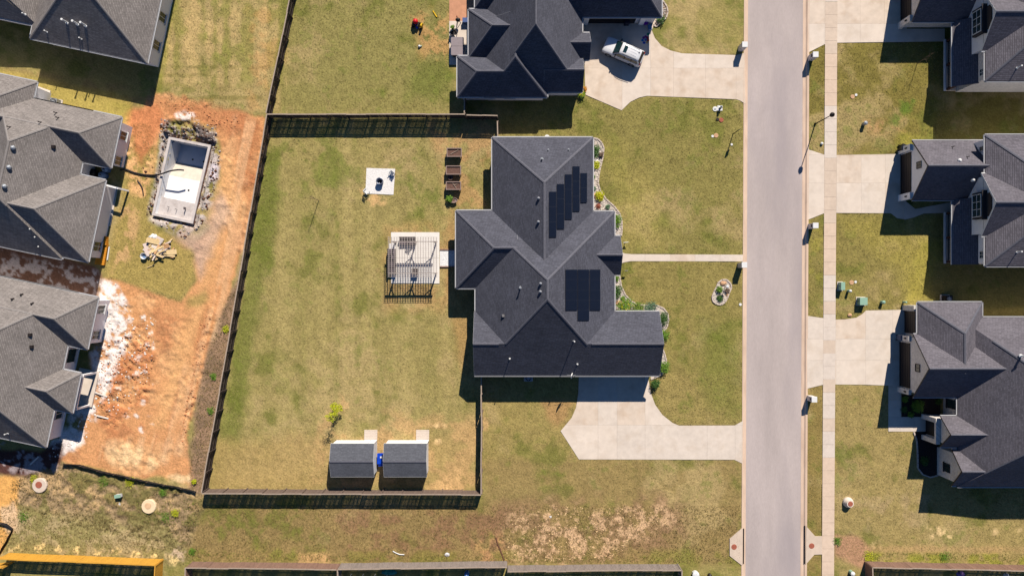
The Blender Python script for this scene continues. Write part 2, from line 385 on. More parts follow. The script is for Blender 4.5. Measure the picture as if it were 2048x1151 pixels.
# weedy ground around the works
WEED = [(45, 950), (120, 926), (395, 978), (412, 985), (380, 1090), (330, 1100), (20, 1010), (25, 960)]
paint(WEED, (168, 142, 108), 10, 8, .95)
paint(WEED, (206, 170, 120), 10, 8, .7, W5 + W3, .0, .25)
paint(WEED, (112, 112, 52), 10, 8, .7, W1 + W2, .05, .25)
paint([(20, 1010), (330, 1050), (370, 1110), (330, 1135), (0, 1110), (20, 1040)], (162, 150, 96), 16, 14, .85)
paint([(20, 1010), (330, 1050), (370, 1110), (330, 1135), (0, 1110), (20, 1040)], (190, 166, 126), 16, 14, .6, W5 + W3, -.05, .2)
for q in ((24, 1094, 9), (40, 1092, 9), (78, 1096, 12), (116, 1098, 6), (154, 1099, 7), (196, 1103, 8), (234, 1103, 8), (271, 1108, 7), (309, 1110, 6), (322, 1112, 5), (358, 1108, 20), (350, 1118, 12)):
    paint(rect(q[0] - q[2] * .7, q[1] - q[2] * .5, q[0] + q[2] * .7, q[1] + q[2] * .5), (250, 218, 146) if q[2] < 15 else (214, 186, 152), 3, 8, 1, wn_=W3)
paint([(-230, 950), (15, 950), (40, 962), (32, 1020), (28, 1060), (0, 1110), (-230, 1120)], (236, 176, 96), 6, 8, 1)
paint([(0, 1020), (30, 1000), (35, 1060), (14, 1070)], (240, 206, 168), 6, 8, .8)
# lane of the works along the fence
STRIP = [(470, 560), (488, 560), (450, 760), (405, 985), (380, 975), (380, 900), (395, 790), (420, 690), (450, 610)]
paint([(530, 236), (534, 236), (480, 600), (402, 985), (385, 985), (400, 700), (470, 560)], (172, 146, 116), 6, 5, .9)
DIRT = [(298, 196), (330, 186), (400, 204), (440, 222), (470, 225), (534, 234), (528, 300), (506, 400), (484, 500), (462, 590), (436, 640), (415, 700), (398, 780), (380, 850), (372, 900), (392, 950), (385, 972), (330, 958), (250, 948), (130, 926), (118, 905), (150, 858), (170, 795), (188, 700), (200, 556), (240, 556), (300, 580), (360, 602), (392, 560), (382, 520), (392, 480), (420, 455), (445, 380), (440, 300), (428, 255), (380, 232), (330, 245), (316, 290), (302, 350), (285, 345), (255, 300), (250, 245), (285, 218)]
mdirt = paint(DIRT, (220, 158, 104), 5, 7, 1)
paint(DIRT, (194, 130, 86), 8, 8, .7, W5 + W2 * .8, -.02, .22)
paint(DIRT, (230, 176, 122), 8, 8, .7, W1 + W5 * .7, .02, .25)
paint([(470, 240), (526, 245), (500, 400), (470, 380), (480, 300)], (190, 122, 78), 14, 12, .65)
paint([(310, 195), (420, 212), (520, 240), (450, 270), (330, 235)], (196, 126, 82), 12, 12, .6)
paint([(440, 300), (470, 330), (450, 480), (420, 620), (330, 860), (300, 850), (400, 560)], (232, 176, 116), 16, 14, .8)
LANE = [(470, 235), (526, 240), (505, 400), (470, 580), (410, 760), (370, 900), (330, 930), (140, 915), (200, 890), (320, 860), (400, 640), (440, 480), (468, 330)]
TR = streak(5, 160, .21); TR2 = streak(13, 240, .21)
paint(LANE, (186, 120, 76), 10, 8, .55, TR + W2 * .4, .02, .3)
paint(LANE, (240, 194, 146), 10, 8, .5, TR2 - TR * .4 + W2 * .3, .05, .35)
paint([(210, 905), (250, 890), (330, 915), (310, 935), (220, 925)], (246, 210, 156), 12, 12, .7, TR2 + W2 * .6, -.2, .15)
paint([(322, 945), (382, 948), (385, 966), (345, 964)], (250, 224, 172), 6, 8, .9)
paint([(205, 690), (290, 640), (310, 700), (300, 780), (230, 860), (190, 830)], (202, 128, 80), 14, 14, .8, W3 + W2, -.1, .15)
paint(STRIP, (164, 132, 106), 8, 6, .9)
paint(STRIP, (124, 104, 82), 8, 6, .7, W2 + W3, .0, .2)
CHALK = [(190, 556), (236, 566), (262, 620), (270, 655), (250, 700), (228, 735), (215, 780), (204, 815), (186, 850), (170, 885), (120, 905), (110, 920), (90, 900), (140, 850), (180, 760), (190, 700), (205, 640)]
paint(CHALK, (250, 238, 232), 6, 12, .97, W2 + W3 * .8 + W5 * .5, -.34, .04)
for k in range(46):
    x = random.uniform(215, 320); y = random.uniform(620, 860); r = random.uniform(1.5, 4.5)
    if inpoly(x, y, DIRT): paint(rect(x - r, y - r, x + r, y + r), (248, 236, 226), 2.5, 4, .9, wn_=W3)
GREY = [(322, 240), (345, 246), (430, 262), (440, 300), (436, 345), (430, 380), (402, 452), (370, 478), (335, 458), (296, 440), (292, 420), (318, 330), (318, 270)]
paint(GREY, (196, 184, 180), 6, 8, .9, W3 + W2, -.25, .05)
paint([(322, 238), (400, 248), (432, 268), (432, 288), (340, 272), (322, 266)], (84, 72, 70), 6, 8, .85, W3 + W2, -.05, .12)
paint([(345, 225), (385, 222), (400, 240), (360, 245)], (250, 238, 230), 5, 6, .8, W3, -.1, .1)
paint([(415, 330), (440, 330), (438, 360), (418, 360)], (222, 210, 216), 4, 5, .9)
paint([(330, 480), (395, 470), (400, 500), (360, 560)], (206, 150, 112), 14, 10, .7)
paint([(350, 470), (420, 440), (440, 380), (460, 420), (400, 560), (385, 520)], (200, 172, 152), 14, 10, .7)
SIDE = [(250, 245), (300, 250), (312, 300), (300, 400), (296, 440), (330, 470), (385, 500), (392, 560), (360, 602), (300, 582), (205, 552), (240, 420), (262, 262)]
paint(SIDE, (176, 154, 84), 8, 8, .95)
paint([(255, 250), (312, 260), (305, 350), (290, 410), (262, 380), (248, 330)], (238, 184, 126), 10, 10, .9, W2 + W3, -.2, .1)
paint([(250, 400), (280, 420), (262, 520), (225, 545), (235, 470)], (218, 172, 122), 10, 8, .7, W2 + W3, -.1, .15)
paint([(250, 230), (320, 200), (330, 245), (300, 300), (280, 330)], (210, 132, 84), 8, 8, .85)
paint([(372, 595), (410, 580), (420, 600), (370, 625)], (150, 144, 76), 8, 6, .6)
# strips between the western houses, and behind them
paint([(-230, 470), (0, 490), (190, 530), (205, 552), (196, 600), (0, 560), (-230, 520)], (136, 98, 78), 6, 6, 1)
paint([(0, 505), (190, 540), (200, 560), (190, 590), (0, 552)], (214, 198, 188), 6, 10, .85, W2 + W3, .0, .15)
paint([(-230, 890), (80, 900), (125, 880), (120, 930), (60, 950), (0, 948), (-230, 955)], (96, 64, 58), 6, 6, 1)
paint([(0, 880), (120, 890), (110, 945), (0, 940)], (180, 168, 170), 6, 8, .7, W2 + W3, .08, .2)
paint([(0, 130), (310, 180), (300, 215), (0, 150)], (150, 122, 84), 6, 8, .5, st + W2, -.1, .2)
paint([(-230, 130), (0, 136), (260, 195), (255, 245), (0, 180), (-230, 140)], (186, 164, 76), 8, 6, .6)
# east side
paint([(1680, 990), (1860, 980), (1900, 1040), (1700, 1060)], (186, 160, 116), 20, 20, .7, W2 + W5, -.2, .2)
for q in ((1880, 1063, 20), (1785, 1060, 8), (1865, 1058, 10), (1990, 1062, 8), (2040, 1058, 8), (1755, 1090, 8)):
    paint(rect(q[0] - q[2], q[1] - q[2] * .6, q[0] + q[2], q[1] + q[2] * .6), (228, 196, 140), 5, 10, .8, W3 + W2, -.05, .1)
paint([(1668, 1070), (1720, 1070), (1745, 1105), (1730, 1140), (1668, 1110)], (190, 144, 112), 6, 6, .9)
paint([(1735, 1105), (2280, 1110), (2280, 1130), (1735, 1125)], (150, 152, 42), 6, 8, .7, W5 + W2, -.15, .15)
paint([(1720, 1090), (2280, 1096), (2280, 1105), (1760, 1104)], (200, 160, 112), 6, 6, .5)
paint([(1730, 240), (1810, 240), (1820, 262), (1740, 265)], (196, 150, 106), 8, 10, .6, W3 + W2, -.1, .15)
paint([(1800, 262), (1850, 270), (1830, 300), (1790, 300)], (152, 146, 56), 8, 8, .5)
paint([(1680, 440), (1870, 440), (1860, 560), (1840, 600), (1820, 605), (1790, 540)], (168, 154, 70), 20, 16, .5)
paint([(1840, 480), (1880, 480), (1860, 600), (1810, 604)], (172, 160, 66), 14, 8, .5)
paint([(1618, 455), (1646, 455), (1646, 560), (1618, 560)], (168, 158, 66), 6, 6, .5, W2, -.1, .15)
paint([(1960, 620), (2280, 600), (2280, 640), (1970, 640)], (200, 174, 90), 6, 4, .7)
paint([(1800, 205), (1826, 200), (1826, 225), (1800, 225)], (96, 124, 40), 6, 7, .8, wn_=W3)
paint([(1778, 230), (1798, 230), (1798, 250), (1780, 250)], (96, 124, 40), 6, 7, .8, wn_=W3)
# fine mottling of blades, straw and soil
mott = 1 + (W3 * .34 + (rng.random(GX.shape) - .5) * .26)
COLR = COLR * mott[..., None]
lum_ = (COLR * np.array([.3, .6, .1])).sum(-1, keepdims=True); COLR = COLR * .95 + lum_ * .05
# relief
H = W5 * .05 + W3 * .03
H = H + mdirt * (W2 * .2 + W3 * .2 + (rng.random(GX.shape) - .5) * .03) * sm(-.15, .3, W1 + W5)
H = H - mdirt * .03
ruts = sm(6, 14, sdf([(440, 300), (470, 330), (450, 480), (420, 620), (330, 860), (250, 900), (330, 930), (390, 800), (470, 560), (510, 300), (470, 250)]))
H = H * (1 - .85 * ruts)
rough = sm(-10, 10, sdf([(205, 690), (290, 640), (310, 700), (300, 780), (230, 860), (190, 830)])); H = H + rough * (W3 * .26 + W2 * .14 + (rng.random(GX.shape) - .5) * .09)
edge_ = sm(-8, 8, sdf([(425, 615), (440, 640), (412, 700), (392, 790), (378, 860), (366, 890), (370, 800), (398, 690)])); H = H + edge_ * (W3 * .3 + W2 * .2 + (rng.random(GX.shape) - .5) * .08)
spoil = sdf([(330, 236), (400, 246), (432, 268), (432, 286), (340, 268), (322, 262)]); msp = sm(-8, 8, spoil)
H = H + msp * (.05 + W3 * .8 + W2 * .5)
mw = sm(-6, 6, sdf(WEED)); H = H + mw * (W2 * .3 + W3 * .2)
pl = sdf(POOL); H = np.where(pl > -11, H - .38 * sm(-11, -4, pl) * (1 + W2 * 1.2), H)
ringd = sm(-26, -11, pl) * (1 - sm(-11, -4, pl)); H = H + ringd * (W3 * .22 + W2 * .15)
for z_ in ([(1492.5, -400), (1616.5, -400), (1608.5, 1600), (1483.5, 1600)],): H = np.where(sdf(z_) > 0, -.28, H)
lowpolys = []
# ------------------------------------------------------------------ paved surfaces (plans in photo pixels on the ground)
def zp(z, s, ox, oy): return [(ox + x / s, oy + y / s) for x, y in z]
DB = zp([(205, 120), (845, 120), (840, 200), (812, 270), (840, 340), (900, 410), (980, 450), (1080, 475), (1560, 490), (1632, 470), (1640, 920), (1590, 890), (1560, 880), (770, 850), (700, 865), (620, 905), (545, 978), (225, 840)], 4.4275, 1120, 0)
DA = zp([(880, 130), (1350, 130), (1355, 200), (1370, 290), (1400, 370), (1450, 440), (1520, 495), (1565, 513), (1945, 512), (1999, 480), (1997, 772), (1940, 745), (880, 743), (755, 550), (830, 460), (860, 390), (876, 290)], 3.4133, 900, 700)
DC = [(1615.5, -60), (1813, -60), (1813, 58), (1889, 58), (1889, 83), (1673, 86), (1649, 89), (1617, 105)]
DD = zp([(125, 210), (245, 250), (332, 252), (765, 245), (832, 240), (832, 585), (900, 640), (1000, 620), (1165, 590), (1160, 665), (1100, 668), (960, 672), (890, 700), (830, 715), (770, 705), (725, 670), (330, 668), (245, 670), (125, 718)], 3.596, 1580, 240)
DE = zp([(148, 398), (300, 420), (402, 432), (480, 430), (580, 415), (630, 385), (665, 352), (1040, 345), (1040, 600), (1010, 620), (1005, 1012), (865, 1008), (660, 1000), (400, 998), (290, 1000), (147, 1035)], 4.376, 1580, 540)
def driveway(name, label, poly, xs, ys, z=.05, mats=M_conc, seed=0, pick=None):
    random.seed(seed)
    t = thing(name, label, None, kind='structure')
    xs = [-1e5] + xs + [1e5]; ys = [-1e5] + ys + [1e5]; gap = .09
    for i in range(len(xs) - 1):
        for j in range(len(ys) - 1):
            p = clip(clip(poly, 0, xs[i] + gap, False), 0, xs[i + 1] - gap, True) if True else poly
            p = clip(clip(p, 1, ys[j] + gap, False), 1, ys[j + 1] - gap, True)
            if len(p) < 3: continue
            ar = abs(sum(p[k][0] * p[(k + 1) % len(p)][1] - p[(k + 1) % len(p)][0] * p[k][1] for k in range(len(p)))) / 2
            if ar < 6: continue
            m = mats[pick(i, j) if pick else random.randrange(len(mats))]
            MB().prism([g(*q) for q in p], -.25, z + random.uniform(0, .006)).build("slab", m, t)
    lowpolys.append(poly)
    return t
driveway("driveway", "wide pale concrete driveway under the white car", DB, [1244, 1301, 1347, 1411, 1472], [136.6], seed=1)
driveway("driveway", "pale concrete driveway bending to the garage of the solar panel house", DA, [1196, 1234, 1290, 1414, 1470], [849], seed=2)
driveway("driveway", "concrete driveway of the white brick house with a paler strip along its edge", DC, [1648, 1673.5, 1720, 1768], [48], seed=3, pick=lambda i, j: 0 if j == 0 else 1)
driveway("driveway", "square concrete driveway with a planting notch before the single gable garage", DD, [1648.3, 1672.7, 1722, 1770, 1808], [310, 366], seed=4, pick=lambda i, j: 1 if i < 2 else (i + j) % 3)
driveway("driveway", "concrete driveway in large panels before the two garage doors", DE, [1647, 1671.4, 1730.8, 1785], [677, 720], seed=5)
driveway("path", "narrow concrete path from the street kerb to the porch", [(1240, 503), (1249, 506.5), (1262, 508), (1486, 509), (1486, 522.5), (1262, 522), (1250, 524), (1240, 527)], [1290, 1340, 1390, 1440], [], seed=6)
driveway("path", "shaded corner path round the planting bed to the entry porch", [(1776.5, 770), (1802, 770), (1802, 833), (1858, 833), (1858, 862), (1776.5, 862)], [1800, 1830], [800, 833], seed=8)
sw = thing("sidewalk", "long straight sidewalk of square concrete slabs along the street", None, kind='structure')
lowpolys.append([(1652, -120), (1676, -120), (1666, 1290), (1641, 1290)])
random.seed(21); y = -100.0; k = 0
while y < 1260:
    L = 26.0; xa = 1650.3 - (y - 0) * .0060; xb = xa - L * .0060
    mi = 1 if (205 < y < 300 or 540 < y < 900 and k % 3 or -100 < y < 0) else 0 if (105 < y < 205 or 430 < y < 540 or y > 890) else 2
    p = [(xa, y + .18), (xa + 24.2, y + .18), (xb + 24.2, y + L - .18), (xb, y + L - .18)]
    MB().prism([g(*q) for q in p], -.2, .062 + random.uniform(0, .008)).build("slab", M_walk[mi], sw); y += L; k += 1
# street: carriageway, kerbs with gutters, drain inlets
def xl(py): return 1496.8 - (py) * .0046
rd = MB(); ys = list(range(-400, 1700, 50))
for i in range(len(ys) - 1):
    a, b = ys[i], ys[i + 1]
    vs = []
    for yy in (a, b):
        for f, z in ((-.5, -.11), (54.6, -.05), (110.4, -.11)):
            vs.append((*g(xl(yy) + f, yy), z))
    rd.add(vs, [(0, 3, 4, 1), (1, 4, 5, 2)])
tag(rd.build("road", M_asph), "pale grey asphalt street running straight past the houses", None, kind='structure')
def kerb(side, label):
    mb = MB(); prof = [(0, -.10), (4.2, -.085), (5.2, -.05), (6.6, .045), (9.0, .055), (9.2, -.25)]
    if side > 0: prof = [(0, -.10), (5.2, -.085), (6.4, -.05), (8, .045), (11.9, .055), (12.1, -.25)]
    for i in range(len(ys) - 1):
        vs = []
        for yy in (ys[i], ys[i + 1]):
            for o, z in prof:
                x = xl(yy) - o if side < 0 else xl(yy) + 110 + o
                vs.append((*g(x, yy), z))
        n = len(prof)
        mb.add(vs, [(q, q + 1, n + q + 1, n + q) if side < 0 else (q + 1, q, n + q, n + q + 1) for q in range(n - 1)])
    return tag(mb.build("kerb", M_kerb), label, None, kind='structure')
kerb(-1, "rolled concrete kerb along the front lawn of the solar panel house")
kerb(1, "rolled concrete kerb along the sidewalk grass strip")
def inlet(px, poly, disc, label, slot):
    t = thing("storm_drain", label, "storm drain", g(*disc), group="storm drain inlets on both kerbs")
    MB().prism([g(*q) for q in poly], -.2, .10).build("top_slab", M_walk[2], t)
    MB().lathe((*g(*disc), .10), [(.33, 0), (.33, .018), (.3, .022)], 20).build("manhole_lid", M_rust, t)
    MB().prism([g(*q) for q in slot], -.09, .075).build("throat", M_blackm, t)
inlet(1470, [(1483, 1055), (1459, 1076), (1459, 1110), (1482, 1128), (1484.5, 1128), (1485, 1055)], (1467.7, 1092), "storm drain slab with a round rusty lid on the lawn side of the street", [(1486.2, 1056), (1488, 1056), (1487.4, 1126), (1485.6, 1126)])
inlet(1622, [(1612, 1050), (1613, 1052), (1630, 1071), (1643.5, 1071), (1643.5, 1107), (1628, 1107.5), (1611, 1127), (1610.5, 1127)], (1622.6, 1090), "storm drain slab with a round rusty lid beside the sidewalk", [(1608.4, 1050), (1610.2, 1050), (1609.8, 1126), (1608, 1126)])
# ------------------------------------------------------------------ build the ground mesh
for p_ in lowpolys: H = np.where(sdf(p_) > 1.5, -.16, H)
pool_in = sdf(POOL)
verts = np.empty((ny, nx, 3), np.float32)
verts[..., 0] = (GX - 1024) * S; verts[..., 1] = (575.5 - GY) * S; verts[..., 2] = H
quads = np.arange(ny * nx).reshape(ny, nx)
q = np.stack([quads[:-1, :-1], quads[1:, :-1], quads[1:, 1:], quads[:-1, 1:]], -1).reshape(-1, 4)
keep = (pool_in[:-1, :-1] < 4).reshape(-1)
isdirt = (np.maximum(np.maximum(mdirt, mw), np.maximum(msp, ringd))[:-1, :-1] > .5).reshape(-1)
def ground_material():
    m = bpy.data.materials.new("ground_cover"); m.use_nodes = True
    nt = m.node_tree; N = nt.nodes; L = nt.links; b = N["Principled BSDF"]; b.inputs["Roughness"].default_value = 1; b.inputs["Specular IOR Level"].default_value = .05
    at = N.new("ShaderNodeAttribute"); at.attribute_name = "soil"
    tc = N.new("ShaderNodeTexCoord")
    n = N.new("ShaderNodeTexNoise"); n.inputs["Scale"].default_value = 5.0; n.inputs["Detail"].default_value = 7; n.inputs["Roughness"].default_value = .78
    L.new(tc.outputs["Object"], n.inputs["Vector"])
    cr = N.new("ShaderNodeValToRGB"); cr.color_ramp.elements[0].position = .32; cr.color_ramp.elements[0].color = (.64, .68, .64, 1)
    cr.color_ramp.elements[1].position = .68; cr.color_ramp.elements[1].color = (1.33, 1.28, 1.32, 1)
    L.new(n.outputs["Fac"], cr.inputs[0])
    vm = N.new("ShaderNodeVectorMath"); vm.operation = 'MULTIPLY'; L.new(at.outputs["Color"], vm.inputs[0]); L.new(cr.outputs[0], vm.inputs[1])
    L.new(vm.outputs[0], b.inputs["Base Color"])
    n2 = N.new("ShaderNodeTexNoise"); n2.inputs["Scale"].default_value = 5; n2.inputs["Detail"].default_value = 5; L.new(tc.outputs["Object"], n2.inputs["Vector"])
    bp = N.new("ShaderNodeBump"); bp.inputs["Distance"].default_value = .05; bp.inputs["Strength"].default_value = .7
    L.new(n2.outputs["Fac"], bp.inputs["Height"]); L.new(bp.outputs[0], b.inputs["Normal"])
    return m
M_ground = ground_material()
def ground_mesh(name, sel, label, skirt=False):
    f = q[sel]; used = np.unique(f); remap = np.full(ny * nx, -1, np.int64); remap[used] = np.arange(len(used)); f = remap[f]
    v = verts.reshape(-1, 3)[used]; c = np.clip(COLR.reshape(-1, 3)[used], 0, 1)
    if skirt:
        x0, x1 = v[:, 0].min(), v[:, 0].max(); y0, y1 = v[:, 1].min(), v[:, 1].max(); R = 1500.0
        n = len(v); ex = [(x0, y0), (x1, y0), (x1, y1), (x0, y1), (-R, -R), (R, -R), (R, R), (-R, R)]
        v = np.vstack([v, np.array([(a, b, -.02) for a, b in ex], np.float32)]); c = np.vstack([c, np.tile(base, (8, 1))])
        f = np.vstack([f, np.array([(n + 4, n + 5, n + 1, n), (n + 5, n + 6, n + 2, n + 1), (n + 6, n + 7, n + 3, n + 2), (n + 7, n + 4, n, n + 3)])])
    me = bpy.data.meshes.new(name)
    me.vertices.add(len(v)); me.vertices.foreach_set("co", v.astype(np.float32).ravel())
    me.loops.add(f.size); me.loops.foreach_set("vertex_index", f.astype(np.int32).ravel())
    me.polygons.add(len(f)); me.polygons.foreach_set("loop_start", np.arange(0, f.size, 4, dtype=np.int32))
    me.polygons.foreach_set("use_smooth", np.ones(len(f), bool))
    me.update(calc_edges=True)
    a = me.color_attributes.new("soil", 'FLOAT_COLOR', 'POINT')
    a.data.foreach_set("color", np.hstack([c, np.ones((len(c), 1))]).astype(np.float32).ravel())
    me.materials.append(M_ground); o = bpy.data.objects.new(name, me); COL.objects.link(o)
    return tag(o, label, None, kind='structure')
ground_mesh("lawn", keep & ~isdirt, "dry olive lawn spread between the houses and fences", True)
ground_mesh("dirt_ground", keep & isdirt, "bare orange dirt and weedy earth round the unfinished pool")
# ------------------------------------------------------------------ buildings
R_char = shingle("shingles_charcoal", (86, 87, 98))
R_slate = shingle("shingles_slate", (108, 104, 112))
R_weath = shingle("shingles_weathered", (138, 131, 128))
M_wallA = mat("brick_wall_grey", (176, 168, 164), var=.1, scale=6)
M_wallF = mat("painted_brick_pale", (250, 248, 252), var=.05, scale=3)
M_ridgeA = mat("ridge_charcoal", (100, 100, 110), var=.2, scale=5)
M_ridgeF = mat("ridge_weathered", (142, 136, 134), var=.2, scale=5)
class Roof:
    """one roof block: ridge along u, slopes along v; i0/i1 inset of the ridge at the -u/+u end (0 = gable)"""
    def __init__(s, H_, c, a, b, ang, eave, hr, i0, i1, rv=0.0, mats=None, over=.42, gover=.30, thick=.2, wall=True, gutter=True, cap=True, hf=(1, 1, 1, 1), wmat=None, gmat=None):
        s.c = Vector((c[0], c[1], 0)); s.a, s.b = a, b; s.ang = ang; s.e = eave; s.hr = hr; s.over = over; s.house = H_
        R = Matrix.Rotation(ang, 3, 'Z'); s.R = R
        rm, rc, tm, wm = mats
        W = lambda u, v, z: tuple(s.c + R @ Vector((u, v, 0)) + Vector((0, 0, z)))
        s.W = W; s.i0, s.i1, s.rv = i0, i1, rv
        c0, c1, c2, c3 = (-a, -b), (a, -b), (a, b), (-a, b); r0, r1 = (-a + i0, rv), (a - i1, rv)
        pts = [W(*c0, eave), W(*c1, eave), W(*c2, eave), W(*c3, eave), W(*r0, hr), W(*r1, hr)]
        top = [(0, 1, 5, 4), (2, 3, 4, 5)]
        if i0 > 0: top.append((3, 0, 4))
        if i1 > 0: top.append((1, 2, 5))
        mb = MB(); low = [(p[0], p[1], p[2] - thick) for p in pts]
        mb.add(pts + low, top + [tuple(i + 6 for i in reversed(f)) for f in top])
        s.roof = mb.build("roof", rm, H_)
        ed = {}
        for f in top:
            for i in range(len(f)):
                k = (f[i], f[(i + 1) % len(f)])
                if (k[1], k[0]) in ed: del ed[(k[1], k[0])]
                else: ed[k] = 1
        fb = MB(); gb = MB()
        for (i, j) in ed:
            p, q_ = Vector(pts[i]), Vector(pts[j]); d = (q_ - p).normalized()
            hz = Vector((q_.x - p.x, q_.y - p.y, 0)).normalized(); out = hz.cross(Vector((0, 0, 1)))
            t = .012
            a0, b0 = p + out * t, q_ + out * t
            dz = Vector((0, 0, thick + .01)); up = Vector((0, 0, .012))
            fb.add([p + up, q_ + up, b0 + up, a0 + up, p - dz, q_ - dz, b0 - dz, a0 - dz], [(0, 1, 2, 3), (3, 2, 6, 7), (7, 6, 5, 4), (0, 3, 7, 4), (1, 5, 6, 2), (0, 4, 5, 1)])
            if gutter and abs(p.z - q_.z) < .01:
                m_ = (p + q_) / 2 + out * .08; L_ = (q_ - p).length
                gb.box((m_.x, m_.y, p.z - .10), (L_ - .02, .09, .11), rz=math.atan2(d.y, d.x))
        fb.build("fascia", tm, H_)
        if gb.v: gb.build("gutter", gmat or tm, H_)
        if cap:
            cb = MB()
            def strip(p, q_, drop):
                p, q_ = Vector(p), Vector(q_); hz = Vector((q_.x - p.x, q_.y - p.y, 0)).normalized(); sd_ = Vector((-hz.y, hz.x, 0)) * .13
                up = Vector((0, 0, .035)); dn = Vector((0, 0, .035 - .13 * drop + .012))
                cb.add([p + up, q_ + up, p + sd_ + dn, q_ + sd_ + dn, p - sd_ + dn, q_ - sd_ + dn], [(0, 1, 3, 2), (1, 0, 4, 5)])
            pt = (hr - eave) / b
            if a * 2 - i0 - i1 > .05: strip(pts[4], pts[5], pt * .9)
            for f_, c_, r_, ok in ((hf[0], 0, 4, i0), (hf[1], 3, 4, i0), (hf[2], 1, 5, i1), (hf[3], 2, 5, i1)):
                if ok > 0 and f_ > 0: strip(Vector(pts[r_]).lerp(Vector(pts[c_]), f_), pts[r_], pt * .6)
            cb.build("ridge_cap", rc, H_)
        if wall:
            wb = MB(); o0 = over if i0 > 0 else gover; o1 = over if i1 > 0 else gover
            u0, u1, v0, v1 = -a + o0, a - o1, -b + over, b - over; z1 = eave - .02
            s.u0, s.u1, s.v0, s.v1 = u0, u1, v0, v1
            wb.prism([W(u, v, 0)[:2] for u, v in ((u0, v0), (u1, v0), (u1, v1), (u0, v1))], -.3, z1)
            k = over / (b + rv) * (hr - eave) - thick; k2 = over / (b - rv) * (hr - eave) - thick
            for uu, sg in ((u0, i0), (u1, i1)):
                if sg == 0:
                    du = .12 if uu < 0 else -.12
                    vs = []
                    for x in (uu, uu + du):
                        vs += [W(x, v0, z1 - .01), W(x, v1, z1 - .01), W(x, v1, eave + max(k2, .0)), W(x, rv, hr - thick - .01), W(x, v0, eave + max(k, .0))]
                    wb.add(vs, [(0, 1, 2, 3, 4), (9, 8, 7, 6, 5), (0, 5, 6, 1), (1, 6, 7, 2), (2, 7, 8, 3), (3, 8, 9, 4), (4, 9, 5, 0)])
            s.wallo = wb.build("wall", wmat or wm, H_)
    def on(s, px, py, face):
        """point of the roof face seen at a pixel; face in '-v','+v','-u','+u'"""
        A = {'-v': (s.W(-s.a, -s.b, s.e), s.W(s.a, -s.b, s.e), s.W(-s.a + s.i0, s.rv, s.hr)),
             '+v': (s.W(s.a, s.b, s.e), s.W(-s.a, s.b, s.e), s.W(s.a - s.i1, s.rv, s.hr)),
             '-u': (s.W(-s.a, s.b, s.e), s.W(-s.a, -s.b, s.e), s.W(-s.a + s.i0, s.rv, s.hr)),
             '+u': (s.W(s.a, -s.b, s.e), s.W(s.a, s.b, s.e), s.W(s.a - s.i1, s.rv, s.hr))}[face]
        p0, p1, p2 = map(Vector, A); n = (p1 - p0).cross(p2 - p0).normalized()
        o = Vector((0, 0, HC)); d = Vector((*g(px, py), 0)) - o
        t = (p0 - o).dot(n) / d.dot(n)
        return o + d * t, n if n.z > 0 else -n
    def win(s, side, off, z, w, h, rows=1, cols=2, fm=None, gm=None, deep=.05, parent=None):
        """a window standing in a wall: frame, panes and sill; off runs along the wall"""
        ax = {'+u': (Vector((1, 0, 0)), Vector((0, 1, 0)), s.u1), '-u': (Vector((-1, 0, 0)), Vector((0, -1, 0)), -s.u0), '+v': (Vector((0, 1, 0)), Vector((-1, 0, 0)), s.v1), '-v': (Vector((0, -1, 0)), Vector((1, 0, 0)), -s.v0)}[side]
        n = s.R @ ax[0]; t = s.R @ ax[1]; c = s.c + n * (ax[2] + .0) + t * off + Vector((0, 0, z))
        return window(s.house, c, n, t, w, h, rows, cols, fm or M_white, gm or M_glass)
def window(H_, c, n, t, w, h, rows, cols, fm, gm, sill=True):
    M = Matrix((t, n, Vector((0, 0, 1)))).transposed(); mb = MB(); f = .07; d = .06
    def bx(u, z, su, sz, dd, o=0.0): mb.box(c + t * u + Vector((0, 0, z)) + n * (dd / 2 - .02 + o), (su, dd, sz), M=M)
    bx(0, h / 2, w + f, f, .1); bx(0, -h / 2, w + f, f, .1)
    bx(-w / 2, 0, f, h - f, .1); bx(w / 2, 0, f, h - f, .1)
    for k in range(1, cols): bx(-w / 2 + w * k / cols, 0, .05, h - f, .085)
    for k in range(1, rows): bx(0, -h / 2 + h * k / rows, w - f, .045, .08)
    fo = mb.build("window", fm, H_)
    for i in range(cols):
        for j in range(rows):
            gb = MB(); gb.box(c + t * (-w / 2 + w * (i + .5) / cols) + Vector((0, 0, -h / 2 + h * (j + .5) / rows)) + n * .02, (w / cols - .04, .02, h / rows - .04), M=M)
            gb.build("pane", gm, fo)
    if sill:
        sb = MB(); sb.box(c + Vector((0, 0, -h / 2 - .09)) + n * .08, (w + .24, .16, .08), M=M); sb.build("sill", fm, fo)
    return fo
def ax(H_, x0, y0, x1, y1, axis, hr, i0, i1, eave=2.9, rv=0, **k):
    """axis-aligned block from ground pixels; i0/i1 = ridge inset (px) at the west/north... -u/+u end"""
    cx, cy = g((x0 + x1) / 2, (y0 + y1) / 2)
    if axis == 'x': return Roof(H_, (cx, cy), (x1 - x0) / 2 * S, (y1 - y0) / 2 * S, 0, eave, hr, i0 * S, i1 * S, rv * S, **k)
    return Roof(H_, (cx, cy), (y1 - y0) / 2 * S, (x1 - x0) / 2 * S, math.pi / 2, eave, hr, i0 * S, i1 * S, rv * S, **k)   # u = north; -u = south end
